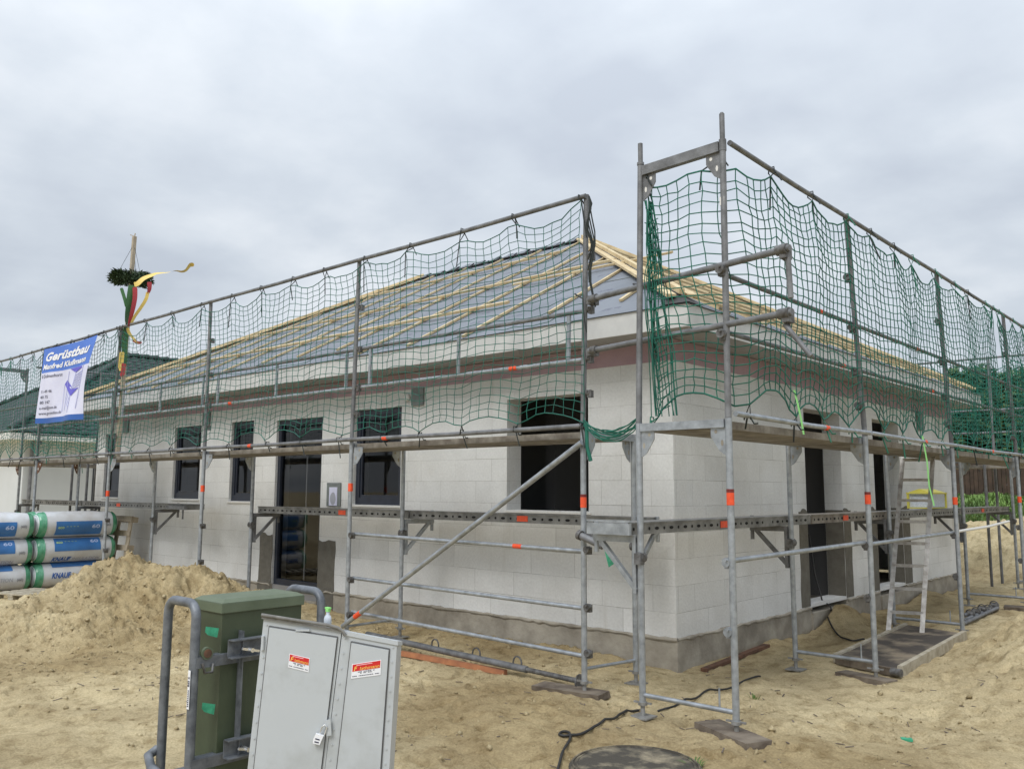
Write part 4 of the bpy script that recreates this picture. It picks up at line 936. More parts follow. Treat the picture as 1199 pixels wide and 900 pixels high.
for k in range(12):
    pts = []
    a = Vector((.06, YF-.03, 2.20+rs.uniform(-.03,.02))); b_ = Vector((XI-.03, -1.75, 2.16+rs.uniform(-.05,.03))); d = rs.uniform(.05,.13)
    for j in range(14):
        v = j/13; pts.append(a.lerp(b_, v)+V(0, rs.uniform(-.006,.006), -d*4*v*(1-v)+rs.uniform(-.006,.006)))
    mb.poly(pts, .0048, 4)
mb.poly([(.09,YF-.03,2.2),(.10,YF-.04,2.0),(.13,YF-.03,1.88)], .016, 6)
solo('net_bundle', mb, M['cord_backlit'], (.4, -1.6, 2.1), 'slack swag of green net slung between the two scaffolds below plank level', 'net bundle')
# loose dark straps on the corner pole of the front scaffold
mb = MB()
for k in range(5):
    x0 = FXT[0]+.05; pts = [(x0, YF-.03, ZT-.03)]
    for j in range(1, 10): pts.append((x0+.02*math.sin(j*1.1+k)+.010*k, YF-.035+.01*math.sin(j+k), ZT-.03-j*(.06+.012*k)))
    mb.poly(pts, .007, 4)
mb.poly([(FX[0]-.05,YF-.04,3.30),(FX[0]+.05,YF-.06,3.24),(FX[0]+.06,YF-.05,3.05),(FX[0]+.08,YF-.05,2.95)], .007, 4)
solo('strap_bunch', mb, M['tie'], (FX[0], YF, 3.2), 'dark straps dangling down the top of the corner pole of the front scaffold', 'straps')
# lime ribbons
def ribbon(pts, w, wd=(0,0,1)):
    b = MB(); P = [Vector(p) for p in pts]; wd = Vector(wd)*w/2; vs = []
    for p in P: vs += [p-wd, p+wd]
    n_ = len(P); b.add(vs, [(2*i, 2*i+1, 2*i+3, 2*i+2) for i in range(n_-1)]); b.sm = [True]*len(b.f); return b
x_, y_ = XO+.05, 3.0
b = ribbon([(x_,2.30,2.22),(x_+.02,2.34,1.95),(x_+.01,2.40,1.7),(x_+.03,2.46,1.50)], .05, (0,1,0))
solo('marker_ribbon', b, M['lime'], (x_,2.3,2.2), 'lime green ribbon hanging from the edge rail beside the ladder', 'ribbon')
b = ribbon([(x_,-.80,2.42),(x_+.01,-.76,2.30),(x_+.02,-.74,2.20),(x_+.02,-.70,2.08)], .035, (0,1,0))
solo('marker_ribbon', b, M['lime'], (x_,-.8,2.2), 'short lime green ribbon tying the net to the rail near the corner post', 'ribbon')

# ------------------------------------------------------------------ text helper
def text_geo(s, size, shear=0., bold=0., align='LEFT'):
    c = bpy.data.curves.new('tmp', 'FONT'); c.body = s; c.size = size; c.shear = shear; c.offset = bold; c.align_x = align; c.resolution_u = 2
    o = bpy.data.objects.new('tmp', c); COL.objects.link(o)
    dg = bpy.context.evaluated_depsgraph_get(); me_ = bpy.data.meshes.new_from_object(o.evaluated_get(dg))
    vs = [tuple(v.co) for v in me_.vertices]; fs = [tuple(p.vertices) for p in me_.polygons]
    bpy.data.objects.remove(o); bpy.data.curves.remove(c); bpy.data.meshes.remove(me_)
    return vs, fs
def text_on(parent, s, size, fmap, mt, shear=0., bold=0., width=None, align='LEFT', name='lettering'):
    vs, fs = text_geo(s, size, shear, bold, align)
    if not vs: return
    if width:
        w = max(v[0] for v in vs)-min(v[0] for v in vs); k = width/w; vs = [(x*k, y, z) for x, y, z in vs]
    b = MB(); b.add([fmap(x, y) for x, y, z in vs], fs); return mesh_obj(name, b, M[mt], parent)

# ------------------------------------------------------------------ banner
ban = thing('banner', (-11.1, YF-.09, 2.75), 'blue and white scaffolding firm banner tied to the top rail of the front scaffold', 'banner')
TL, TRr, BL, BR = at(52,409,1,YF-.12), at(115,392,1,YF-.12), at(44,496,1,YF-.12), at(99,491,1,YF-.12)
def bpt(u, v, lift=0.):    # u 0..1 left-right, v 0..1 top-bottom
    p = TL.lerp(TRr, u).lerp(BL.lerp(BR, u), v)
    # right edge swings in below the blue field
    p = p+V(.10*u*math.sin(v*PI)*-1+.0, 0, 0)
    off = .035*math.sin(u*7+v*2.5)*(.3+v)+.020*math.sin(u*15-v*4)*v+.04*u*v
    return p+V(0, -off-lift, -.02*math.sin(u*PI)*(1-v))
def bgrid(u0, u1, v0, v1, lift, nu=24, nv=20):
    b = MB(); vs = [bpt(u0+(u1-u0)*i/nu, v0+(v1-v0)*j/nv, lift) for j in range(nv+1) for i in range(nu+1)]
    b.add(vs, [(j*(nu+1)+i, (j+1)*(nu+1)+i, (j+1)*(nu+1)+i+1, j*(nu+1)+i+1) for j in range(nv) for i in range(nu)], True); return b
mesh_obj('cloth', bgrid(0,1,.33,.93,0), M['banwhite'], ban); mesh_obj('top_field', bgrid(0,1,0,.33,0,24,8), M['banblue'], ban); mesh_obj('bottom_strip', bgrid(0,1,.93,1,0,24,4), M['bandark'], ban)
BW, BH = (TRr-TL).length, (TL-BL).length
def bm_(u0, v0, lift=.006): return lambda x, y: bpt(u0+x/BW, v0-y/BH, lift)
text_on(ban, 'Gerüstbau', .205, bm_(.06, .175), 'white', .30, .007, width=BW*.84)
text_on(ban, 'Manfred Klußmann', .125, bm_(.04, .285), 'white', .2, .004, width=BW*.86)
text_on(ban, '0 Delmenhorst', .085, bm_(.03, .40), 'ink', .0, 0, width=BW*.40)
for k, (s_, w) in enumerate((('11-49 46',.22), ('40 75',.16), ('80 147',.20), ('e-mail@ewe.de',.34), ('www.geruestbau.de',.44))):
    text_on(ban, s_, .075, bm_(.04, .60+k*.072), 'ink', 0, 0, width=BW*w)
def bpoly(pts, mt, name='emblem', lift=.006):
    b = MB(); b.add([bpt(u, v, lift) for u, v in pts], [tuple(range(len(pts)))]); mesh_obj(name, b, M[mt], ban)
bpoly([(.60,.335),(.85,.335),(.86,.355),(.74,.40)], 'banvio'); bpoly([(.50,.515),(.56,.47),(.78,.61),(.74,.685)], 'banvio'); bpoly([(.74,.685),(.78,.61),(.88,.60),(.76,.695)], 'banvio')
lines = [(.50,.52,.50,.88),(.58,.36,.58,.86),(.88,.32,.88,.86),(.74,.36,.74,.56),(.74,.70,.74,.90)]+[(.74,.44+k*.033,.88,.40+k*.033) for k in range(6)]+[(.60,.60+k*.05,.74,.70+k*.045) for k in range(4)]
b = MB()
for (a1,b1,a2,b2) in lines:
    p, q = bpt(a1,b1,.007), bpt(a2,b2,.007); b.bar(p, q, .014, .002, (0,1,0))
mesh_obj('line_drawing', b, M['banline'], ban)
b = MB()
for u in (.0,.15,.5,.75,.99):
    p = bpt(u, 0); b.poly([p, p+V(0,.06,.05), p+V(0,.10,.0), p], .008, 5)
mesh_obj('tie', b, M['tie'], ban)

# ------------------------------------------------------------------ topping-out pole and wreath
P0 = at(137,535,1,-1.38); P1 = at(157.5,277,1,-1.38)
pl_ = thing('topping_out_pole', (P0.x, P0.y, ZD), 'tall pale wooden pole rising above the front scaffold beside the banner', 'pole')
b = MB(); b.bar(P0, P1, .062, .05, (0,1,0)); mesh_obj('shaft', b, M['pole'], pl_)
b = MB(); b.bar(P1+V(-.16,0,.06), P1+V(.04,0,-.01), .012, .008, (0,1,0)); b.bar(P1+V(.0,0,0), P1+V(.02,0,.05), .02, .01, (0,1,0)); mesh_obj('top_splinter', b, M['pole'], pl_)
def pp(v): # point on the pole at photo row v
    f_ = (v-277)/(535-277); return P1.lerp(P0, f_)
wv = pp(327); wc = wv
wr = thing('wreath', (wc.x, wc.y, wc.z), 'dark green fir wreath hung by strings around the tall wooden pole', 'wreath')
b = MB(); rs = random.Random(9)
tilt = Matrix.Rotation(R(9), 3, Vector((.39,.92,0)))
for k in range(3400):
    a = rs.uniform(0, 2*PI); bt = rs.uniform(0, 2*PI); rr = rs.uniform(.04,.125)
    c = Vector(((.20+rr*math.cos(bt))*math.cos(a), (.20+rr*math.cos(bt))*math.sin(a), rr*math.sin(bt)))
    d = Vector((math.cos(a+rs.uniform(-.8,1.2)), math.sin(a+rs.uniform(-.8,1.2)), rs.uniform(-.7,.7))).normalized(); L_ = rs.uniform(.03,.065); s_ = d.orthogonal().normalized()*rs.uniform(.006,.012)
    b.add([wc+tilt@(c-s_), wc+tilt@(c+s_), wc+tilt@(c+d*L_+s_*.3), wc+tilt@(c+d*L_-s_*.3)], [(0,1,2,3)])
ring = [wc+tilt@Vector((.20*math.cos(t), .20*math.sin(t), 0)) for t in [k*PI/12 for k in range(25)]]
b.poly(ring, .05, 8); mesh_obj('fir_ring', b, M['fir'], wr)
for a in (.3, 2.4, 4.4):
    b = MB(); b.tube(P1+V(0,0,-.12), wc+tilt@Vector((.20*math.cos(a), .20*math.sin(a), .06)), .003, 5); mesh_obj('string', b, M['tie'], wr)
D0 = math.hypot(wc.x-CAM.x, wc.y-CAM.y)
def rib_img(pts, w, dd=-.08, wd=None):
    """ribbon through photo points, standing upright at the wreath's distance"""
    P = [atd(u, v, D0+dd) for u, v in pts]; return P
def strip(P, widths, tw=0):
    b = MB(); vs = []
    for i, p in enumerate(P):
        t = (P[min(i+1,len(P)-1)]-P[max(i-1,0)]).normalized(); side_ = t.cross(Vector((-.92,.39,0))).normalized()
        side_ = (side_*math.cos(tw*i)+Vector((-.92,.39,0))*math.sin(tw*i)).normalized(); w = widths[min(i, len(widths)-1)]/2; vs += [p-side_*w, p+side_*w]
    b.add(vs, [(2*i,2*i+1,2*i+3,2*i+2) for i in range(len(P)-1)]); b.sm = [True]*len(b.f); return b
def smooth(pts, n=5):
    o = []; m_ = len(pts)
    for i in range(m_-1):
        p0, p1, p2, p3 = pts[max(i-1,0)], pts[i], pts[i+1], pts[min(i+2,m_-1)]
        for k in range(n):
            t = k/n; o.append(tuple(.5*((2*p1[j])+(-p0[j]+p2[j])*t+(2*p0[j]-5*p1[j]+4*p2[j]-p3[j])*t*t+(-p0[j]+3*p1[j]-3*p2[j]+p3[j])*t**3) for j in range(2)))
    o.append(tuple(pts[-1])); return o
RB = [('yellow', [(157,333),(161,332),(168,326),(178,322),(184,320),(196,319),(205,317),(213,318),(218,316),(223,310),(227,311)], .075, 'riby', 0.05),
      ('green', [(155,334),(153,345),(151,358),(149,370),(148,380)], .11, 'ribg', 0.06),
      ('red', [(158,336),(158,348),(156,360),(153,372),(151,382)], .07, 'ribr', 0.05),
      ('yellow', [(173,342),(171,350),(165,360),(158,370),(153,380)], .05, 'riby', 0.04),
      ('red', [(175,330),(175,338),(173,344)], .07, 'ribr', 0.12),
      ('green', [(142,337),(146,350),(149,362)], .05, 'ribg', 0.02),
      ('green', [(148,383),(146,400),(146,420),(144,432)], .09, 'ribg', 0.05),
      ('yellow', [(149,384),(152,391),(159,399),(163,402)], .05, 'riby', 0.08),
      ('red', [(156,398),(161,401),(166,401)], .045, 'ribr', 0.0),
      ('yellow', [(143,412),(142,422),(141,434)], .07, 'riby', 0.0),
      ('red', [(145,425),(144,435),(142,441)], .06, 'ribr', 0.0)]
ribs = {}
for nm, pts, w, mt, tw in RB:
    P = [atd(u, v, D0-(.12 if min(q[1] for q in pts) > 380 else .34)-(.0 if nm == 'green' else .025)) for u, v in smooth(pts)]
    ribs[nm] = ribs.get(nm, 0)+1
    mesh_obj('ribbon', strip(P, [w*.7]+[w]*(len(P)-3)+[w*.6], tw), M[mt], wr)

# ------------------------------------------------------------------ insulation rolls
def roll_thing(y0, y1, z, x, label, first):
    r_ = .207; t = thing('insulation_roll', (x, (y0+y1)/2, z-r_), label, 'insulation roll', 'wrapped insulation rolls stacked on a pallet')
    b = MB(); n = 36; ys = [y0, y0+.015, y0+.05, y0+.11, y0+.2, (y0+y1)/2, y1-.2, y1-.11, y1-.05, y1-.015, y1]; rr = [.10,.165,.192,.203,.207,.209,.207,.203,.192,.165,.10]
    vs = []; rs = random.Random(int(y0*100+z*10))
    for yy, q in zip(ys, rr):
        for k in range(n):
            a = 2*PI*k/n; q2 = q*(1+.012*math.sin(3*a+yy*4+z*7)); sq = 1 if math.sin(a) < 0 else 1
            vs.append((x+q2*1.04*math.cos(a), yy, z+q2*.995*math.sin(a)))
    fs = [(i*n+k, i*n+(k+1)%n, (i+1)*n+(k+1)%n, (i+1)*n+k) for i in range(len(ys)-1) for k in range(n)]
    b.add(vs, fs, True); b.add(vs[:n], [tuple(range(n))]); b.add(vs[-n:], [tuple(reversed(range(n)))])
    mesh_obj('white_wrap', b, M['foilw'], t)
    def cp(y, a, l=.0): q = (.2095+l); return (x+q*1.045*math.cos(a), y, z+q*math.sin(a))
    def patch_(ya, yb, a0, a1, mt, nm, l=.003):
        m_ = MB(); nn = 12; vs = [cp(ya+(yb-ya)*j/4, a0+(a1-a0)*i/nn, l) for j in range(5) for i in range(nn+1)]
        m_.add(vs, [(j*(nn+1)+i, j*(nn+1)+i+1, (j+1)*(nn+1)+i+1, (j+1)*(nn+1)+i) for j in range(4) for i in range(nn)], True); return mesh_obj(nm, m_, M[mt], t)
    if first:
        for (ya, yb) in ((y1-.105, y1-.01), (y0+.01, y0+.13)):
            m_ = MB(); vs = []; nb_ = 6
            for j in range(nb_+1):
                yy = ya+(yb-ya)*j/nb_
                e_ = min(yy-y0, y1-yy); q = np.interp(e_, [0,.015,.05,.11,.2], [.10,.165,.192,.203,.207])+.006+.003*math.sin(j*2.4)
                vs += [(x+q*1.04*math.cos(2*PI*k/n), yy, z+q*math.sin(2*PI*k/n)) for k in range(n)]
            m_.add(vs, [(j*n+k, j*n+(k+1)%n, (j+1)*n+(k+1)%n, (j+1)*n+k) for j in range(nb_) for k in range(n)], True)
            mesh_obj('green_wrap', m_, M['foilg'], t)
        def tm(ya, a, l=.006): return lambda u_, v_: cp(ya+u_, a+v_/.21, l)
        lvl = round((z-.2)/.42)
        ea = {2:-.15, 1:.62, 0:1.42}[lvl]+random.uniform(-.05,.05)
        patch_(y0+.27, y1-.29, ea-.72, ea+.46, 'foilb', 'blue_print')
        text_on(t, 'eco', .07, tm(y0+.30, ea-.1), 'greenp', 0, .002, width=.10)
        text_on(t, '* * * *', .05, tm(y0+.43, ea-.08), 'greenp', 0, .001, width=.20)
        text_on(t, '60', .085, tm(y1-.46, ea-.1), 'lightblue', 0, .002, width=.13)
        text_on(t, 'KNAUF', .12, tm(y0+.25, ea-1.60), 'bandark', .25, .004, width=.30)
        text_on(t, 'INSULATION', .085, tm(y0+.57, ea-1.56), 'greyp', .1, 0, width=.44)
        text_on(t, '(60)', .06, tm(y1-.24, -.15), 'ink', 0, 0, width=.09)
    return t
zs3 = [.20, .62, 1.035]
nmz = ['bottom', 'middle', 'top']
for r_, zc_ in enumerate(zs3):
    roll_thing(-1.86, -.56, zc_, -11.0, nmz[r_]+' white and blue insulation roll in the front column, right half beside the house wall', True)
    roll_thing(-3.20, -1.89, zc_, -11.0, nmz[r_]+' white and blue insulation roll in the front column, left half at the photo edge', True)
    roll_thing(-1.86, -.56, zc_, -11.44, nmz[r_]+' wrapped insulation roll in the rear column, right half, behind the front rolls', True)
    roll_thing(-3.20, -1.89, zc_, -11.44, nmz[r_]+' wrapped insulation roll in the rear column, left half, behind the front rolls', True)
# pallets
def pallet(c, L_, w, rz, label, upright=False):
    t = thing('pallet', c, label, 'pallet'); rot = Matrix.Rotation(rz, 3, 'Z') @ (Matrix.Rotation(R(84), 3, 'X') if upright else Matrix.Identity(3)); C_ = Vector(c)
    def bx(p, d, nm): q_ = MB(); q_.box(C_+rot@Vector(p), d, rot); mesh_obj(nm, q_, M['pole' if upright else 'boardside'], t)
    for k in range(5): bx((0, -w/2+.05+k*(w-.1)/4, .125), (L_, .095, .02), 'board')
    for k in (-1, 0, 1): bx((k*(L_/2-.06), 0, .102), (.10, w, .02), 'stringer')
    for k in (-1, 0, 1):
        for j in (-1, 0, 1): bx((k*(L_/2-.06), j*(w/2-.06), .055), (.10, .10, .07), 'block')
    for j in (-1, 0, 1): bx((0, j*(w/2-.06), .010), (L_, .095, .018), 'board')
pallet((-9.62, -2.30, gz(-9.6,-2.3)-.04), .75, .7, R(20), 'worn low wooden pallet on the sand in front of the insulation rolls')
pallet((-11.15, -.36, .60), .85, 1.1, R(8), 'wooden pallet standing on edge between the insulation rolls and the wall', True)

# ------------------------------------------------------------------ ladder and board
bd = thing('formwork_board', (1.05, 2.9, .05), 'large dark film-faced board with pale wooden frame lying on the sand under the ladder', 'board')
c0, c1, c2, c3 = at(980,768,2,.06), at(1051,783,2,.07), at(1127,741,2,.12), at(1058,712,2,.12)
c3 = c0+(c2-c1)*1.0
b = MB(); b.prism([c0, c1, c2, c3], (0,0,0), (0,0,-.035)); mesh_obj('panel', b, M['boardtop'], bd)
b = MB(); b.bar(c1+V(.02,0,-.02), c2+V(.02,0,-.02), .045, .10); b.bar(c0+V(-.02,0,-.02), c3+V(-.02,0,-.02), .04, .08); mesh_obj('long_edge', b, M['boardside'], bd)
b = MB(); b.bar(c0+V(0,-.02,-.03), c1+V(0,-.02,-.03), .03, .07); mesh_obj('short_edge', b, M['oldwood'], bd)
b = MB(); b.tube(c1+V(-.04,-.04,-.02), c1+V(.05,-.06,-.02), .035, 10); mesh_obj('end_clamp', b, M['coupler'], bd)
ld = thing('ladder', (1.1, 2.9, .1), 'narrow pale aluminium ladder leaning on the scaffold deck from the dark board', 'ladder')
a0 = at(1040,740,2,.09); a1 = at(1077,742,2,.09); t0 = at(1058,524,0,a0.x-.10); t1 = at(1091,525,0,a1.x-.06)
# rails parallel, 0.33 m apart
dd_ = (a1-a0); dd_ = dd_.normalized()*.34; a1 = a0+dd_
top = at(1058,524,0,a0.x-.12); 
t0 = top; t1 = t0+dd_
for nm, (p, q) in (('rail',(a0,t0)), ('rail',(a1,t1))):
    b = MB(); b.bar(p, q, .028, .05, dd_); mesh_obj('rail', b, M['ladder'], ld)
n = 8
for k in range(n):
    f_ = .10+k*.118; p = a0.lerp(t0, f_); q = a1.lerp(t1, f_)
    if f_ < 1: b = MB(); b.bar(p, q, .034, .034); mesh_obj('rung', b, M['ladder'], ld)
# yellow box on the console deck
bx_ = thing('storage_box', (.50, 6.05, ZC+.03), 'small yellow framed box with pale contents on the narrow side deck behind the ladder', 'box')
z0 = ZC+.035; b = MB(); x0, x1, y0, y1, z1 = .32, .62, 5.75, 6.45, ZC+.24
for (xx, yy) in ((x0,y0),(x1,y0),(x0,y1),(x1,y1)): b.box2((xx-.015,yy-.015,z0), (xx+.015,yy+.015,z1))
b.box2((x0-.02,y0-.02,z1), (x1+.02,y1+.02,z1+.02)); b.box2((x0,y0,z0),(x1,y1,z0+.015)); b.prism([(x0,y0,z1+.021),(x1,y0,z1+.021),((x0+x1)/2,y0,z1+.07)], (0,0,0), (0,y1-y0,0))
mesh_obj('frame', b, M['yellowbox'], bx_); b = MB(); b.box2((x0+.02,y0+.02,z0+.018), (x1-.005,y1-.02,z1-.003)); mesh_obj('contents', b, M['paper'], bx_)

# ------------------------------------------------------------------ odds and ends on the ground
def cylpoly(name, pts, r, mt, label, cat, grp=None):
    b = MB(); b.poly(pts, r, 8); return solo(name, b, M[mt], pts[0], label, cat, grp)
def ground_line(uv, lift, n=4):
    out_ = []
    for u, v in smooth(uv, n):
        p = at(u, v, 2, 0); out_.append(V(p.x, p.y, gz(p.x, p.y)+lift))
    for _ in range(2):
        zz_ = [p.z for p in out_]
        for i_ in range(1, len(out_)-1): out_[i_].z = max(.25*zz_[i_-1]+.5*zz_[i_]+.25*zz_[i_+1], gz(out_[i_].x, out_[i_].y)+lift*.6)
    return out_
a, b_ = at(470,760,2,.05), at(592,782,2,.05); q_ = MB(); q_.bar((a.x,a.y,gz(a.x,a.y)+.035), (b_.x,b_.y,gz(b_.x,b_.y)+.02), .05, .045)
solo('timber_beam', q_, M['redwood'], (a.x,a.y,.03), 'orange painted timber beam lying on the sand below the lowest front rail', 'timber')
pr = thing('steel_prop', (-1.4, -1.1, .08), 'black telescopic steel prop lying on the sand behind the orange beam', 'prop')
a, c = at(430,742,2,.10), at(678,797,2,.08); mid = a.lerp(c, .80)
b = MB(); b.tube(a, mid, .030, 10); mesh_obj('outer_tube', b, M['galvd'], pr); b = MB(); b.tube(mid, c, .022, 10); b.tube(c, c+(c-a).normalized()*.012, .06, 12); mesh_obj('inner_tube', b, M['coupler'], pr)
for f_ in (.38, .58, .76):
    p = a.lerp(c, f_); b = MB(); b.poly([p+V(.0,.0,.02)+V(.05*math.cos(t), 0, .055*math.sin(t)+.02) for t in [k*PI/6 for k in range(13)]], .008, 6); mesh_obj('ring_clamp', b, M['coupler'], pr)
a, b_ = at(824,777,2,.03), at(898,756,2,.03); q_ = MB(); q_.bar((a.x,a.y,gz(a.x,a.y)+.02), (b_.x,b_.y,gz(b_.x,b_.y)+.02), .07, .03)
solo('board', q_, M['rust'], (a.x,a.y,.02), 'rusty brown board lying along the plinth right of the house corner', 'board')
pts = ground_line([(990,790),(960,782),(935,788)], .02); 
tb = thing('tube_bundle', (1.3, 6.2, .06), 'bundle of dark scaffold tubes with couplers on the sand behind the big board', 'tubes')
for k in range(3):
    a = at(1128,727-k*3,2,.08); c = at(1168,712-k*2,2,.08); b = MB(); b.tube(V(a.x,a.y,gz(a.x,a.y)+.03+k*.02), V(c.x,c.y,gz(c.x,c.y)+.03+k*.02), .024, 10); mesh_obj('tube', b, M['galvd'], tb)
for k in range(5):
    p = at(1136+k*7,718-k*2,2,.10); b = MB(); coupler(b, (p.x,p.y,gz(p.x,p.y)+.07), (1,.3,0), 1.2); b.poly([V(p.x,p.y,gz(p.x,p.y)+.08)+V(.05*math.cos(t),0,.05*math.sin(t)) for t in [q*PI/6 for q in range(13)]], .008, 6); mesh_obj('coupler', b, M['coupler'], tb)
# cables
cylpoly('cable', ground_line([(652,905),(660,885),(668,870),(664,862),(657,862),(655,866),(661,868),(680,866),(700,858),(716,850),(728,840),(740,834),(752,832)], .014), .009, 'black', 'black cable looping over the sand to the left of the round lid', 'cable')
cylpoly('cable', ground_line([(770,832),(790,830),(815,820),(828,812),(840,806),(862,800),(880,793),(890,788)], .012), .008, 'black', 'thin dark cable trailing over the sand between the corner posts', 'cable')
_cp = ground_line([(1012,752),(1000,753),(988,749),(975,741),(966,731),(963,722)], .02)
cylpoly('cable', _cp+[V(.07,3.50,.10),V(.05,3.50,.24),V(-.06,3.52,.30),V(-.16,3.56,.62),V(-.24,3.62,1.1)], .010, 'black', 'black cable running out of the side doorway down onto the sand', 'cable')
# manhole lid
lc = at(738,898,2,.0); lc = V(1.42,-2.80,0)
q_ = MB(); q_.lathe((lc.x,lc.y,-.05), [(.385,0),(.39,.09),(.38,.105),(.30,.115),(.001,.118)], 48)
ld2 = thing('manhole_lid', (lc.x,lc.y,0), 'round dark weathered concrete lid in the sand at the lower edge of the photo', 'lid')
lidz = .062
q_.v = [(x,y,z) for x,y,z in q_.v]; mesh_obj('cover', q_, M['lid'], ld2)
q_ = MB()
for r0 in (.34, .365): q_.poly([(lc.x+r0*math.cos(t), lc.y+r0*math.sin(t), lidz-.001) for t in [k*PI/24 for k in range(49)]], .006, 5)
mesh_obj('rim_groove', q_, M['lid'], ld2)
# small litter on the sand
mb = MB(); rs = random.Random(31)
for k in range(420):
    x, y = rs.uniform(-5, 3.4), rs.uniform(-4.4, 1.0)
    if x < .1 and y > -.05: continue
    z = gz(x, y)+.004; L_ = rs.uniform(.015,.07); a = rs.uniform(0, 6.28); w = rs.uniform(.003,.012)
    d = V(math.cos(a), math.sin(a), rs.uniform(-.1,.25)); mb.bar(V(x,y,z), V(x,y,z)+d*L_, w, .004)
o = mesh_obj('litter', mb, M['oldwood']); tag(o, 'bark chips, twigs and splinters scattered over the trampled sand', 'debris', kind='stuff')
# weed by the lid
def weed(c, n, h, label, mt='grass'):
    b = MB(); rs = random.Random(int(c[0]*100))
    for k in range(n):
        a = rs.uniform(0, 6.28); L_ = rs.uniform(.4, 1)*h; d = V(math.cos(a), math.sin(a), 0); p = V(*c)+d*rs.uniform(0,.04); s_ = V(-d.y, d.x, 0)*.004
        q1 = p+d*L_*.35+V(0,0,L_*.6); q2 = p+d*L_*.8+V(0,0,L_*.7)
        b.add([p-s_, p+s_, q1+s_, q1-s_, q2], [(0,1,2,3),(3,2,4)])
    return solo('weed', b, M[mt], c, label, 'plant')
weed((1.66,-2.55,gz(1.66,-2.55)), 34, .10, 'small straggly weed at the right edge of the round lid')
weed((1.05,-.55,gz(1.05,-.55)), 14, .07, 'tiny green sprig on the sand beside the house corner')
q_ = MB(); p = at(908,868-50,2,.0); q_.box((2.32,-.9,gz(2.32,-.9)+.012), (.07,.05,.015), Matrix.Rotation(.5,3,'Z')); solo('scrap', q_, M['plug'], (2.32,-.9,0), 'scrap of green plastic lying on the sand at lower right', 'scrap')

# ------------------------------------------------------------------ foreground: cart with green cabinet, grey cabinet
DG = 4.9
G0 = atd(260,705,DG); gx0 = G0.x; gy0 = G0.y
xb = at(227,698,1,gy0).x; yb = at(357,694,0,gx0).y; ztop = G0.z
cart = thing('hand_cart', ((gx0+xb)/2, (gy0+yb)/2, .1), 'grey tubular steel cart with bent pipe handles carrying the green cabinet', 'cart')
xA = xb-.14; xB = gx0+.035
yL = gy0-.13; yR = yb+.10
def arch(y, xa, xb_, z1, z0, nm='handle'):
    r = .075; pts = [(xa, y, z0), (xa, y, z1-r)]
    for k in range(1, 7): a = PI-k*PI/12; pts.append((xa+r+r*math.cos(a), y, z1-r+r*math.sin(a)))
    for k in range(0, 7): a = PI/2-k*PI/12; pts.append((xb_-r+r*math.cos(a), y, z1-r+r*math.sin(a)))
    pts.append((xb_, y, z0)); q_ = MB(); q_.poly(pts, .0245, 14); return mesh_obj(nm, q_, M['cartm'], cart)
zl = at(205,702,1,yL).z
hA = arch(yL, at(196,740,1,yL).x, at(229,740,1,yL).x, zl, .12); xB1 = at(229,740,1,yL).x; xA1 = at(196,740,1,yL).x
arch(yR, xb-.02, at(376,712,1,yR).x, at(350,689,1,yR).z, .12)
xB2 = at(376,712,1,yR).x
for v_ in (775, 893):
    p = at(232,v_,0,xB1); z = p.z
    q_ = MB(); q_.bar((xB1+.012, yL, z), (xB1+.012, yR, z), .03, .055); q_.bar((xB1-.005, yL, z+.027), (xB1-.005, yR, z+.027), .05, .006); mesh_obj('cross_bar', q_, M['cartm'], cart)
    q_ = MB(); y1_ = at(268,750,0,xB1).y+.09; q_.bar((xB1+.045, y1_-.12, z+.055), (xB1+.045, yR, z+.055), .006, .09); q_.bar((xB1+.07, y1_-.12, z+.010), (xB1+.07, yR, z+.010), .05, .006); q_.bar((xB1+.07, y1_-.12, z+.10), (xB1+.07, yR, z+.10), .05, .006); mesh_obj('channel', q_, M['cartm'], cart)
    q_ = MB(); c = V(xB1+.075, y1_-.02, z+.045); q_.tube(c+V(-.03,0,0), c+V(.05,0,0), .012, 8); q_.bar(c+V(.03,-.05,.012), c+V(.03,.05,-.012), .012, .012); mesh_obj('wing_screw', q_, M['chrome'], cart)
ym = at(281,745,0,gx0).y
q_ = MB(); q_.bar((gx0+.014, ym, .25), (gx0+.014, ym, at(300,735,0,gx0).z), .006, .05, (1,0,0)); mesh_obj('strap_bar', q_, M['cartm'], cart)
zb_ = at(190,884,1,yL).z
q_ = MB(); q_.poly([(xA1-.02, yL-.01, zb_+.03), (xA1-.02, yL-.06, zb_+.005), (xA1+.10, yL-.10, zb_-.02), (xB1+.05, yL-.11, zb_-.06)], .024, 12); mesh_obj('bumper_pipe', q_, M['cartm'], cart)
q_ = MB(); q_.box2((xA1-.03, yL-.02, .10), (xB1+.03, yR+.02, .13)); mesh_obj('base_frame', q_, M['cartm'], cart)
for yy in (yL+.02, yR-.02):
    for xx in (xA1+.03, xB1-.03):
        q_ = MB(); q_.tube((xx-.02,yy,.055+gz(xx,yy)),(xx+.02,yy,.055+gz(xx,yy)),.055,16); mesh_obj('wheel', q_, M['black'], cart)
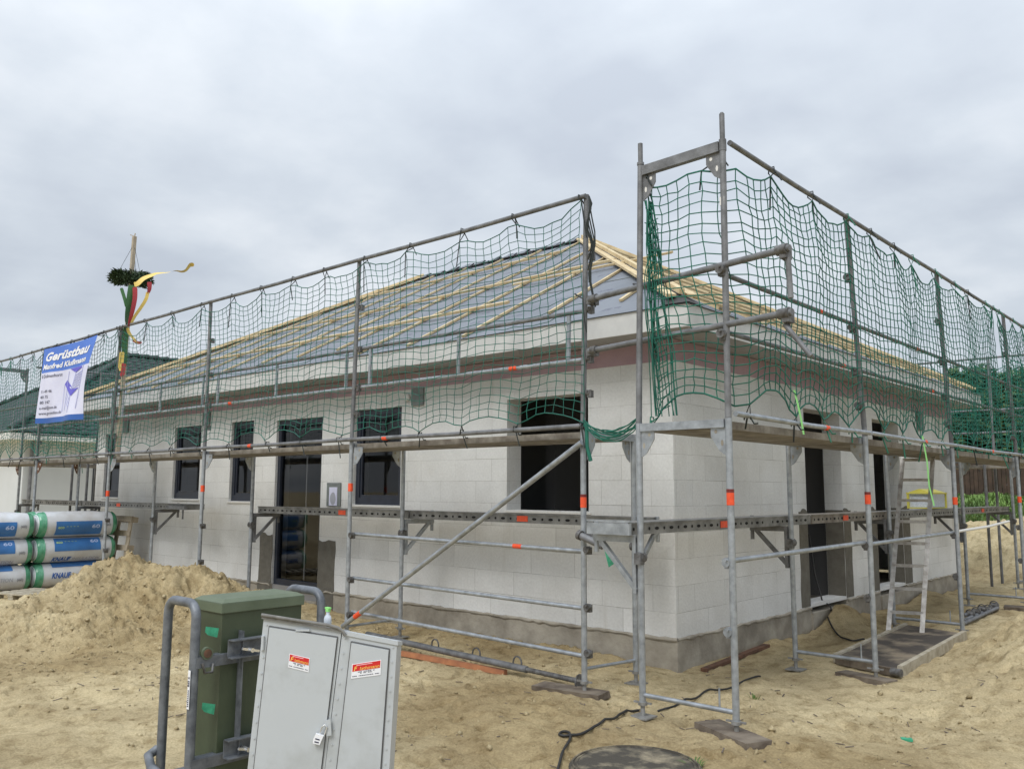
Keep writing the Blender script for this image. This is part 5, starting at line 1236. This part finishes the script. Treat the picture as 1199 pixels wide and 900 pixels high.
# lettered sticker on the handle
q_ = MB(); zt_, zb2 = at(229,784,1,yL).z, at(226,829,1,yL).z; q_.bar((xB1+.006, yL-.0262, zt_), (xB1+.006, yL-.0262, zb2), .022, .002, (0,1,0)); st_ = mesh_obj('sticker', q_, M['white'], hA)
text_on(hA, 'BSI 6', .024, lambda x, y: V(xB1+.013-y, yL-.0278, zb2+.11+x), 'ink', 0, .001, width=.05)
q_ = MB()
for k in range(9): q_.box((xB1+.006, yL-.0276, zb2+.015+k*.0095), (.012,.0008,.006))
mesh_obj('small_print', q_, M['ink'], hA)
gc = thing('electrical_cabinet', ((gx0+xb)/2, (gy0+yb)/2, .13), 'tall olive green plastic distribution cabinet with a faded lid, mounted in the pipe cart', 'cabinet')
q_ = MB(); q_.box2((xb+.012, gy0+.012, .135), (gx0-.012, yb-.012, ztop-.055)); gbody = mesh_obj('body', q_, M['greencab'], gc)
q_ = MB(); lh = .055
q_.box2((xb, gy0, ztop-.06), (gx0, yb, ztop-.006)); i_ = .03
a0_, b0_ = (xb, gy0), (gx0, yb)
q_.add([(xb,gy0,ztop-.006),(gx0,gy0,ztop-.006),(gx0,yb,ztop-.006),(xb,yb,ztop-.006),(xb+i_,gy0+i_,ztop+.012),(gx0-i_,gy0+i_,ztop+.012),(gx0-i_,yb-i_,ztop+.012),(xb+i_,yb-i_,ztop+.012)], [(0,1,5,4),(1,2,6,5),(2,3,7,6),(3,0,4,7),(4,5,6,7)])
glid = mesh_obj('lid', q_, M['greenlid'], gc); 
mod = glid.modifiers.new('bevel', 'BEVEL'); mod.width = .004; mod.segments = 2
for (u_, v_) in ((242,740),(239,829)):
    p = at(u_, v_, 1, gy0+.012); yy_ = gy0+.0105
    px = at(u_+3, v_, 0, gx0-.012)
    q_ = MB(); p = at(u_+2, v_, 1, gy0-.0); 
for (u0,v0,u1,v1) in ((266-29,733,281-29,746),(262-29,822,277-29,836)):
    # tape scraps on the long face
    q_ = MB(); P = [at(u0+4,v0,0,gx0-.0105), at(u1+4,v0+2,0,gx0-.0105), at(u1+2,v1,0,gx0-.0105), at(u0+6,v1-3,0,gx0-.0105), at(u0+3,(v0+v1)/2,0,gx0-.0105)]
    q_.prism(P, (0,0,0), (.003,0,0)); mesh_obj('green_tape', q_, M['plug'], gc)
p = at(241,764,0,gx0-.01); q_ = MB(); q_.tube(p, p+V(.02,0,0), .032, 18); so_ = mesh_obj('socket_plug', q_, M['greenlid'], gc); q_ = MB(); q_.tube(p+V(.02,0,0), p+V(.024,0,0), .022, 18); mesh_obj('rusty_cap', q_, M['rust'], so_)
p = at(241,779,0,gx0-.01); q_ = MB(); q_.poly([p+V(.02,-.03,.02), p+V(.03,-.02,-.03), p+V(.03,.02,-.03), p+V(.02,.03,.01)], .008, 8); mesh_obj('latch', q_, M['coupler'], gc)

# grey two-door cabinet
DGY = 3.95
nrm_az = None
TLc = atd(309,722,DGY+.06); TRc = atd(465,751,DGY-.04)
hdir = (TRc-TLc); hdir.z = 0; hdir.normalize(); fn = Vector((hdir.y, -hdir.x, 0))   # front normal, towards the camera
if fn.dot(CAM-TLc) < 0: fn = -fn
def fp(u, v, off=0.):   # pixel -> point on the front plane, pushed out by off
    d = ray(u, v); t = (TLc-CAM).dot(fn)/d.dot(fn); return CAM+d*t+fn*off
def ext(u0, v0, sl, z):  # follow an edge line of the photo down to height z
    v = v0
    while fp(u0+(v-v0)*sl, v).z > z and v < 1400: v += 2
    return u0+(v-v0)*sl, v
BLp = ext(309,722,-.108,.12); BMp = ext(400,737,-.122,.12); BRp = ext(465,751,-.062,.12)
cab = thing('metal_cabinet', fp(*BMp), 'light grey two-door metal cabinet with red and yellow stickers, tilted in the foreground', 'cabinet')
back = -fn*.24-V(0,0,.040)
q_ = MB(); q_.prism([fp(309,722), fp(400,737), fp(*BMp), fp(*BLp)], (0,0,0), back); q_.prism([fp(401,738), fp(465,751), fp(*BRp), fp(*BMp)], (0,0,0), back*.9)
mesh_obj('housing', q_, M['greycab'], cab)
def lerp2(a, b, t): return (a[0]+(b[0]-a[0])*t, a[1]+(b[1]-a[1])*t)
def quadp(tl, tr, bl, br, a, b):   # bilinear in pixel space of the front panel
    return lerp2(lerp2(tl, tr, a), lerp2(bl, br, a), b)
LEFT = ((309,722),(400,737),BLp,BMp); RIGHT = ((401,738),(465,751),BMp,BRp)
def door_(Q, a0, a1, b0, b1, nm='door'):
    q_ = MB(); P = [fp(*quadp(*Q, a, b), .004) for a, b in ((a0,b0),(a1,b0),(a1,b1),(a0,b1))]; q_.prism(P, (0,0,0), fn*.006); return mesh_obj(nm, q_, M['greycab'], cab)
def gapf(Q, a0, a1, b0, b1, w=.006):
    q_ = MB(); P = [fp(*quadp(*Q, a, b), .002) for a, b in ((a0,b0),(a1,b0),(a1,b1),(a0,b1))]
    for i in range(4): q_.bar(P[i], P[(i+1)%4], w, .004, fn)
    mesh_obj('door_gap', q_, M['gap'], cab)
dl = door_(LEFT, .09, .955, .038, .97); gapf(LEFT, .082, .962, .034, .974, .0042)
dr = door_(RIGHT, .19, .86, .045, .97); gapf(RIGHT, .18, .875, .040, .974, .0042)
# flange lines, rivets
q_ = MB()
for Q, aa in ((LEFT, (.045,)), (RIGHT, (.06,.93))):
    for a in aa:
        for k in range(14):
            c = fp(*quadp(*Q, a, .03+k*.07), .001); q_.tube(c, c+fn*.003, .004, 8)
mesh_obj('rivet', q_, M['greycab'], cab)
q_ = MB(); P = [fp(307,719,.012), fp(345,725,.012), fp(385,731,.012), fp(396,734,.012), fp(402,738,.014), fp(405,743,.014)]
q_.poly(P, .0075, 8); q_.prism([fp(307,720.5,.012), fp(398,736,.012), fp(399,738.5,.012), fp(307,723.5,.012)], (0,0,0), back*1.05); mesh_obj('rubber_edge', q_, M['rubber'], cab)
q_ = MB(); q_.prism([fp(403,738,.006), fp(466,750,.006), fp(466,755,.006), fp(403,743,.006)], (0,0,0), back*.92); mesh_obj('top_flange', q_, M['greycab'], cab)
q_ = MB()
for v_ in (752,): 
    c = fp(308,752,.006); q_.tube(c+V(0,0,.03), c-V(0,0,.03), .007, 8)
mesh_obj('hinge', q_, M['greycab'], cab)
q_ = MB(); c = fp(355,737,.010); q_.bar(c-hdir*.03, c+hdir*.03, .008, .008); mesh_obj('handle', q_, M['greycab'], cab)
def sticker(parent, TLp, TRp, BLq, BRq):
    f2 = lambda a, b, l: fp(*quadp(TLp, TRp, BLq, BRq, a, b), l)
    L0 = .0115
    def qd(a0,a1,b0,b1,l,mt,nm):
        q_ = MB(); q_.prism([f2(a0,b0,l), f2(a1,b0,l), f2(a1,b1,l), f2(a0,b1,l)], (0,0,0), fn*.0006); return mesh_obj(nm, q_, M[mt], parent)
    s_ = qd(0,1,0,1,L0,'white','sticker')
    qd(.03,.97,.05,.52,L0+.0008,'red','red_field'); 
    W_ = (f2(1,0,0)-f2(0,0,0)).length; H_ = (f2(0,1,0)-f2(0,0,0)).length
    text_on(parent, 'F', H_*.42, lambda x, y: f2(.07+x/W_, .49-y/H_, L0+.0022), 'yellow', .2, .0004)
    text_on(parent, 'lathmann', H_*.32, lambda x, y: f2(.275+x/W_, .48-y/H_, L0+.0022), 'yellow', .1, 0, width=W_*.66)
    q_ = MB(); rs = random.Random(3)
    for row, (a0, a1) in ((.60,(.22,.80)),(.69,(.30,.70)),(.86,(.04,.95))):
        a = a0
        while a < a1:
            w = rs.uniform(.02,.06); p, q = f2(a,row,L0+.0012), f2(min(a+w,a1),row,L0+.0012); q_.bar(p, q, H_*.045, .0008, fn); a += w+.012+(.05 if rs.random() < .2 else 0)
    mesh_obj('small_print', q_, M['ink'], parent)
    q_ = MB(); q_.bar(f2(.16,.13,L0+.0022), f2(.70,.13,L0+.0022), H_*.05, .0006, fn); mesh_obj('small_print', q_, M['pinkp'], parent)
sticker(dl, (339.7,764.0),(363.5,769.5),(338,780),(362,786))
sticker(dr, (412.5,776.5),(447,771),(411.5,793.5),(446,789))
# hasp and padlock
q_ = MB(); q_.prism([fp(381,842,.012), fp(388,840,.012), fp(389,859,.012), fp(383,860,.012)], (0,0,0), fn*.006); mesh_obj('hasp', q_, M['greycab'], cab)
pd = thing('padlock', fp(374,868), 'small white combination padlock hanging from the grey cabinet hasp', 'padlock')
sh_ = [fp(375.5,857,.022), fp(378,849,.026), fp(381.5,846,.026), fp(384,849,.022), fp(381,858,.024)]
q_ = MB(); q_.poly(sh_, .0032, 8); mesh_obj('shackle', q_, M['chrome'], pd)
q_ = MB(); q_.prism([fp(371.5,856,.018), fp(380.5,858.5,.018), fp(378,864,.018), fp(376,869,.018), fp(368,867,.018), fp(368.5,862,.018)], (0,0,0), fn*.016); mesh_obj('lock_body', q_, M['white'], pd)
q_ = MB()
for (a_, b_) in (((371,861.5),(376,863)),((370,865),(375,866.2))): q_.bar(fp(*a_,.0345), fp(*b_,.0345), .0045, .002, fn)
mesh_obj('number_window', q_, M['ink'], pd)
# small bottle standing on the cart behind the grey cabinet
bc = fp(369,724)+back*1.3; 
q_ = MB(); zb3 = fp(369,735).z-.055; q_.lathe((bc.x,bc.y,zb3), [(.001,0),(.018,.0),(.018,.05),(.015,.062),(.008,.07),(.008,.082)], 16); bt = thing('spray_bottle', (bc.x,bc.y,zb3), 'small clear bottle with a light green nozzle standing behind the grey cabinet top', 'bottle')
mesh_obj('bottle_body', q_, M['paper'], bt); q_ = MB(); q_.box((bc.x,bc.y,zb3+.09), (.02,.014,.014)); q_.box((bc.x,bc.y,zb3+.100), (.034,.013,.007)); mesh_obj('nozzle', q_, M['lime'], bt)
sb = MB(); sb.box2((bc.x-.04,bc.y-.04,.14), (bc.x+.04,bc.y+.04,zb3-.002)); mesh_obj('equipment_box', sb, M['cartm'], cart)

# ------------------------------------------------------------------ neighbour house
nh = thing('neighbour_house', (-24.3, 8, 0), 'neighbouring white rendered house with a dark tiled hipped roof, left beyond the scaffold', 'house')
NX0, NX1, NY0, NY1 = -28.8, -19.9, .85, 16
q_ = MB(); q_.box2((NX0, NY0, -.2), (NX1, NY1, 3.0)); mesh_obj('wall', q_, M['nwall'], nh)
EX0, EX1, EY0, EY1 = NX0-.55, NX1+.55, NY0-.55, NY1+.55; hh = (EX1-EX0)/2; zr = 3.05+hh*.60; xm = (EX0+EX1)/2; EZ = 3.05
q_ = MB(); q_.box2((EX0+.02, EY0+.02, 2.86), (EX1-.02, EY1-.02, 3.03)); mesh_obj('eaves_box', q_, M['sill'], nh)
def tiled(tri, nrow, org, along, upv, L, name='roof'):
    b = MB(); return b
# tiles as stepped, wavy courses
q_ = MB(); crs = 24; pitch_ = hh/crs
def course(side_, k):
    t0 = k*pitch_; t1 = (k+1)*pitch_+.03; z0 = EZ+t0*.60+.045; z1 = EZ+t1*.60+.008
    if side_ == 's': lo, hi = EX0+t0, EX1-t0; f = lambda u, t, z: (u, EY0+t, z)
    elif side_ == 'e': lo, hi = EY0+t0, EY1-t0; f = lambda u, t, z: (EX1-t, u, z)
    elif side_ == 'w': lo, hi = EY0+t0, EY1-t0; f = lambda u, t, z: (EX0+t, u, z)
    else: lo, hi = EX0+t0, EX1-t0; f = lambda u, t, z: (u, EY1-t, z)
    n_ = max(2, int((hi-lo)/.075)); vs = []
    for i in range(n_+1):
        u = lo+(hi-lo)*i/n_; w = .022*math.sin(u/.30*2*PI); vs += [f(u,t0,z0-.035+w*0), f(u,t0,z0+w), f(u,t1,z1+w)]
    q_.add(vs, [(3*i+j, 3*i+3+j, 3*i+4+j, 3*i+1+j) for i in range(n_) for j in (0,1)], True)
for k in range(crs):
    for sd in 'sewn': course(sd, k)
nr = mesh_obj('roof', q_, M['tile'], nh)
q_ = MB(); yr0, yr1 = EY0+hh, EY1-hh
for (p, q) in (((EX1,EY0,EZ+.03),(xm,yr0,zr)), ((EX0,EY0,EZ+.03),(xm,yr0,zr)), ((xm,yr0,zr),(xm,yr1,zr)), ((EX1,EY1,EZ+.03),(xm,yr1,zr))):
    p = Vector(p); q = Vector(q); n_ = int((q-p).length/.34)
    for i in range(n_): a, c = p.lerp(q, i/n_), p.lerp(q, (i+1)/n_); q_.tube(a+V(0,0,.03), c+V(0,0,.06), .085, 8, .10)
mesh_obj('ridge_tiles', q_, M['tile'], nr)
q_ = MB(); q_.box2((NX1-.02, 2.6, 1.0), (NX1+.015, 4.3, 2.45)); w_ = mesh_obj('window', q_, M['frame'], nh); q_ = MB(); q_.box2((NX1+.016, 2.68, 1.08), (NX1+.02, 4.22, 2.37)); mesh_obj('pane', q_, M['ventg'], w_)
q_ = MB(); q_.tube((NX1+.09, NY0+.15, 0), (NX1+.09, NY0+.15, 2.9), .045, 10); mesh_obj('downpipe', q_, M['galvd'], nh)

# ------------------------------------------------------------------ bank, fence, trees beyond
rs = random.Random(77)
mb = MB(); pts = []
for k in range(38000):
    x = rs.uniform(-5.5, 6); y = rs.uniform(13.9, 19.2); pts.append((x, y))
pa = np.array(pts); za_ = gh(pa[:,0], pa[:,1]); dens = fbm(pa[:,0], pa[:,1], .9, 4)
for (x, y), z, dn in zip(pts, za_, dens):
    if dn < -.30+rs.uniform(-.05,.05) or y < 14.2+.6*math.sin(x*1.3): continue
    a = rs.uniform(0, 6.28); h = rs.uniform(.03,.09)*(1+max(0,dn)); w = rs.uniform(.010,.024); d = V(math.cos(a), math.sin(a), 0); s_ = V(-d.y,d.x,0)*w; p = V(x,y,z-.01)
    q1 = p+d*h*.5+V(0,0,h); mb.add([p-s_, p+s_, q1+s_*.4, q1-s_*.4], [(0,1,2,3)])
o = mesh_obj('grass', mb, M['grass']); tag(o, 'rough grass and weeds covering the bank behind the house', 'grass', kind='stuff')
fn_ = thing('board_fence', (-1, 18.6, 2), 'brown vertical board fence along the top of the grassy bank', 'fence')
q_ = MB(); x = -6.
while x < 8:
    w = rs.uniform(.09,.13); zg = gz(x, 18.6); q_.box2((x, 18.6+rs.uniform(-.01,.01), zg-.1), (x+w-.012, 18.63, zg+1.15+rs.uniform(-.03,.03))); x += w
mesh_obj('boards', q_, M['plank'], fn_)
q_ = MB()
for z in (.35, .95): q_.box2((-6, 18.635, 1.5+z), (8, 18.68, 1.5+z+.08))
mesh_obj('rail', q_, M['plank'], fn_)
def tree(x, y, h, rad, seed, label, conifer=True, mt='leaf', n=8000):
    rs = random.Random(seed); zg = gz(x, y); t = thing('conifer_tree' if conifer else 'broadleaf_tree', (x, y, zg), label, 'tree', 'evergreen trees beyond the fence')
    b = MB(); b.poly([(x,y,zg-.1),(x+.03,y,zg+h*.4),(x,y+.02,zg+h*.9)], .11, 8, .02)
    for k in range(10):
        a = rs.uniform(0,6.28); z = zg+h*rs.uniform(.2,.8); L_ = rad*.7; b.poly([(x,y,z),(x+L_*.5*math.cos(a),y+L_*.5*math.sin(a),z+.12),(x+L_*math.cos(a),y+L_*math.sin(a),z+.35)], .03, 5, .008)
    mesh_obj('trunk', b, M['bark'], t)
    b = MB()
    clumps = []
    for k in range(130):
        v = rs.random()**.8; a = rs.uniform(0,6.28); prof = (1-v*.9)**.4 if conifer else math.sin(min(1,.25+v*.8)*PI)**.6
        rr = rad*prof*rs.uniform(.35,1.0); clumps.append((V(x+rr*math.cos(a), y+rr*math.sin(a), zg+.25+v*(h-.35)), rad*rs.uniform(.16,.34)*(.5+prof*.6)))
    for k in range(n):
        c, cr_ = rs.choice(clumps); d = V(rs.gauss(0,1),rs.gauss(0,1),rs.gauss(0,1)).normalized()*cr_*rs.random()**.4; p = c+d
        u1 = V(rs.gauss(0,1),rs.gauss(0,1),rs.gauss(0,.6)).normalized(); u2 = u1.orthogonal().normalized(); s1 = rs.uniform(.06,.12); s2 = s1*rs.uniform(.35,.6)
        b.add([p-u2*s2, p+u1*s1, p+u2*s2, p-u1*s1], [(0,1,2,3)])
    mesh_obj('crown', b, M[mt], t)
tr_specs = [(-3.9,21.2,3.3,1.1,'rounded dark evergreen, leftmost in the row just right of the house roof','leafd'), (-2.4,20.6,4.3,1.25,'taller dark evergreen second in the row behind the rear net','leafd'), (-.9,20.9,3.8,1.2,'dense evergreen in the middle of the row behind the fence','leaf'),
            (.5,20.3,4.3,1.2,'bushy evergreen at the right photo edge behind the scaffold pole','leaf'), (-5.6,21.8,2.6,1.1,'low dark shrub-like evergreen partly hidden by the house roof','leafd'), (2.2,20.6,4.0,1.3,'evergreen beyond the right edge of the view','leafd'), (4.2,21.0,4.4,1.3,'farthest right evergreen on the bank','leaf'), (-1.6,22.4,4.4,1.3,'evergreen in the second row, filling the gap behind the rear net','leafd'), (-3.2,22.8,3.9,1.3,'evergreen in the second row nearest the house roof','leafd'), (.0,22.6,4.5,1.3,'evergreen in the second row towards the right photo edge','leafd'), (6.2,21.0,3.8,1.3,'outermost evergreen on the right of the bank','leafd')]
for k, (x, y, h, rd, lb, mt) in enumerate(tr_specs): tree(x, y, h*.86, rd, 100+k, lb, True, mt)
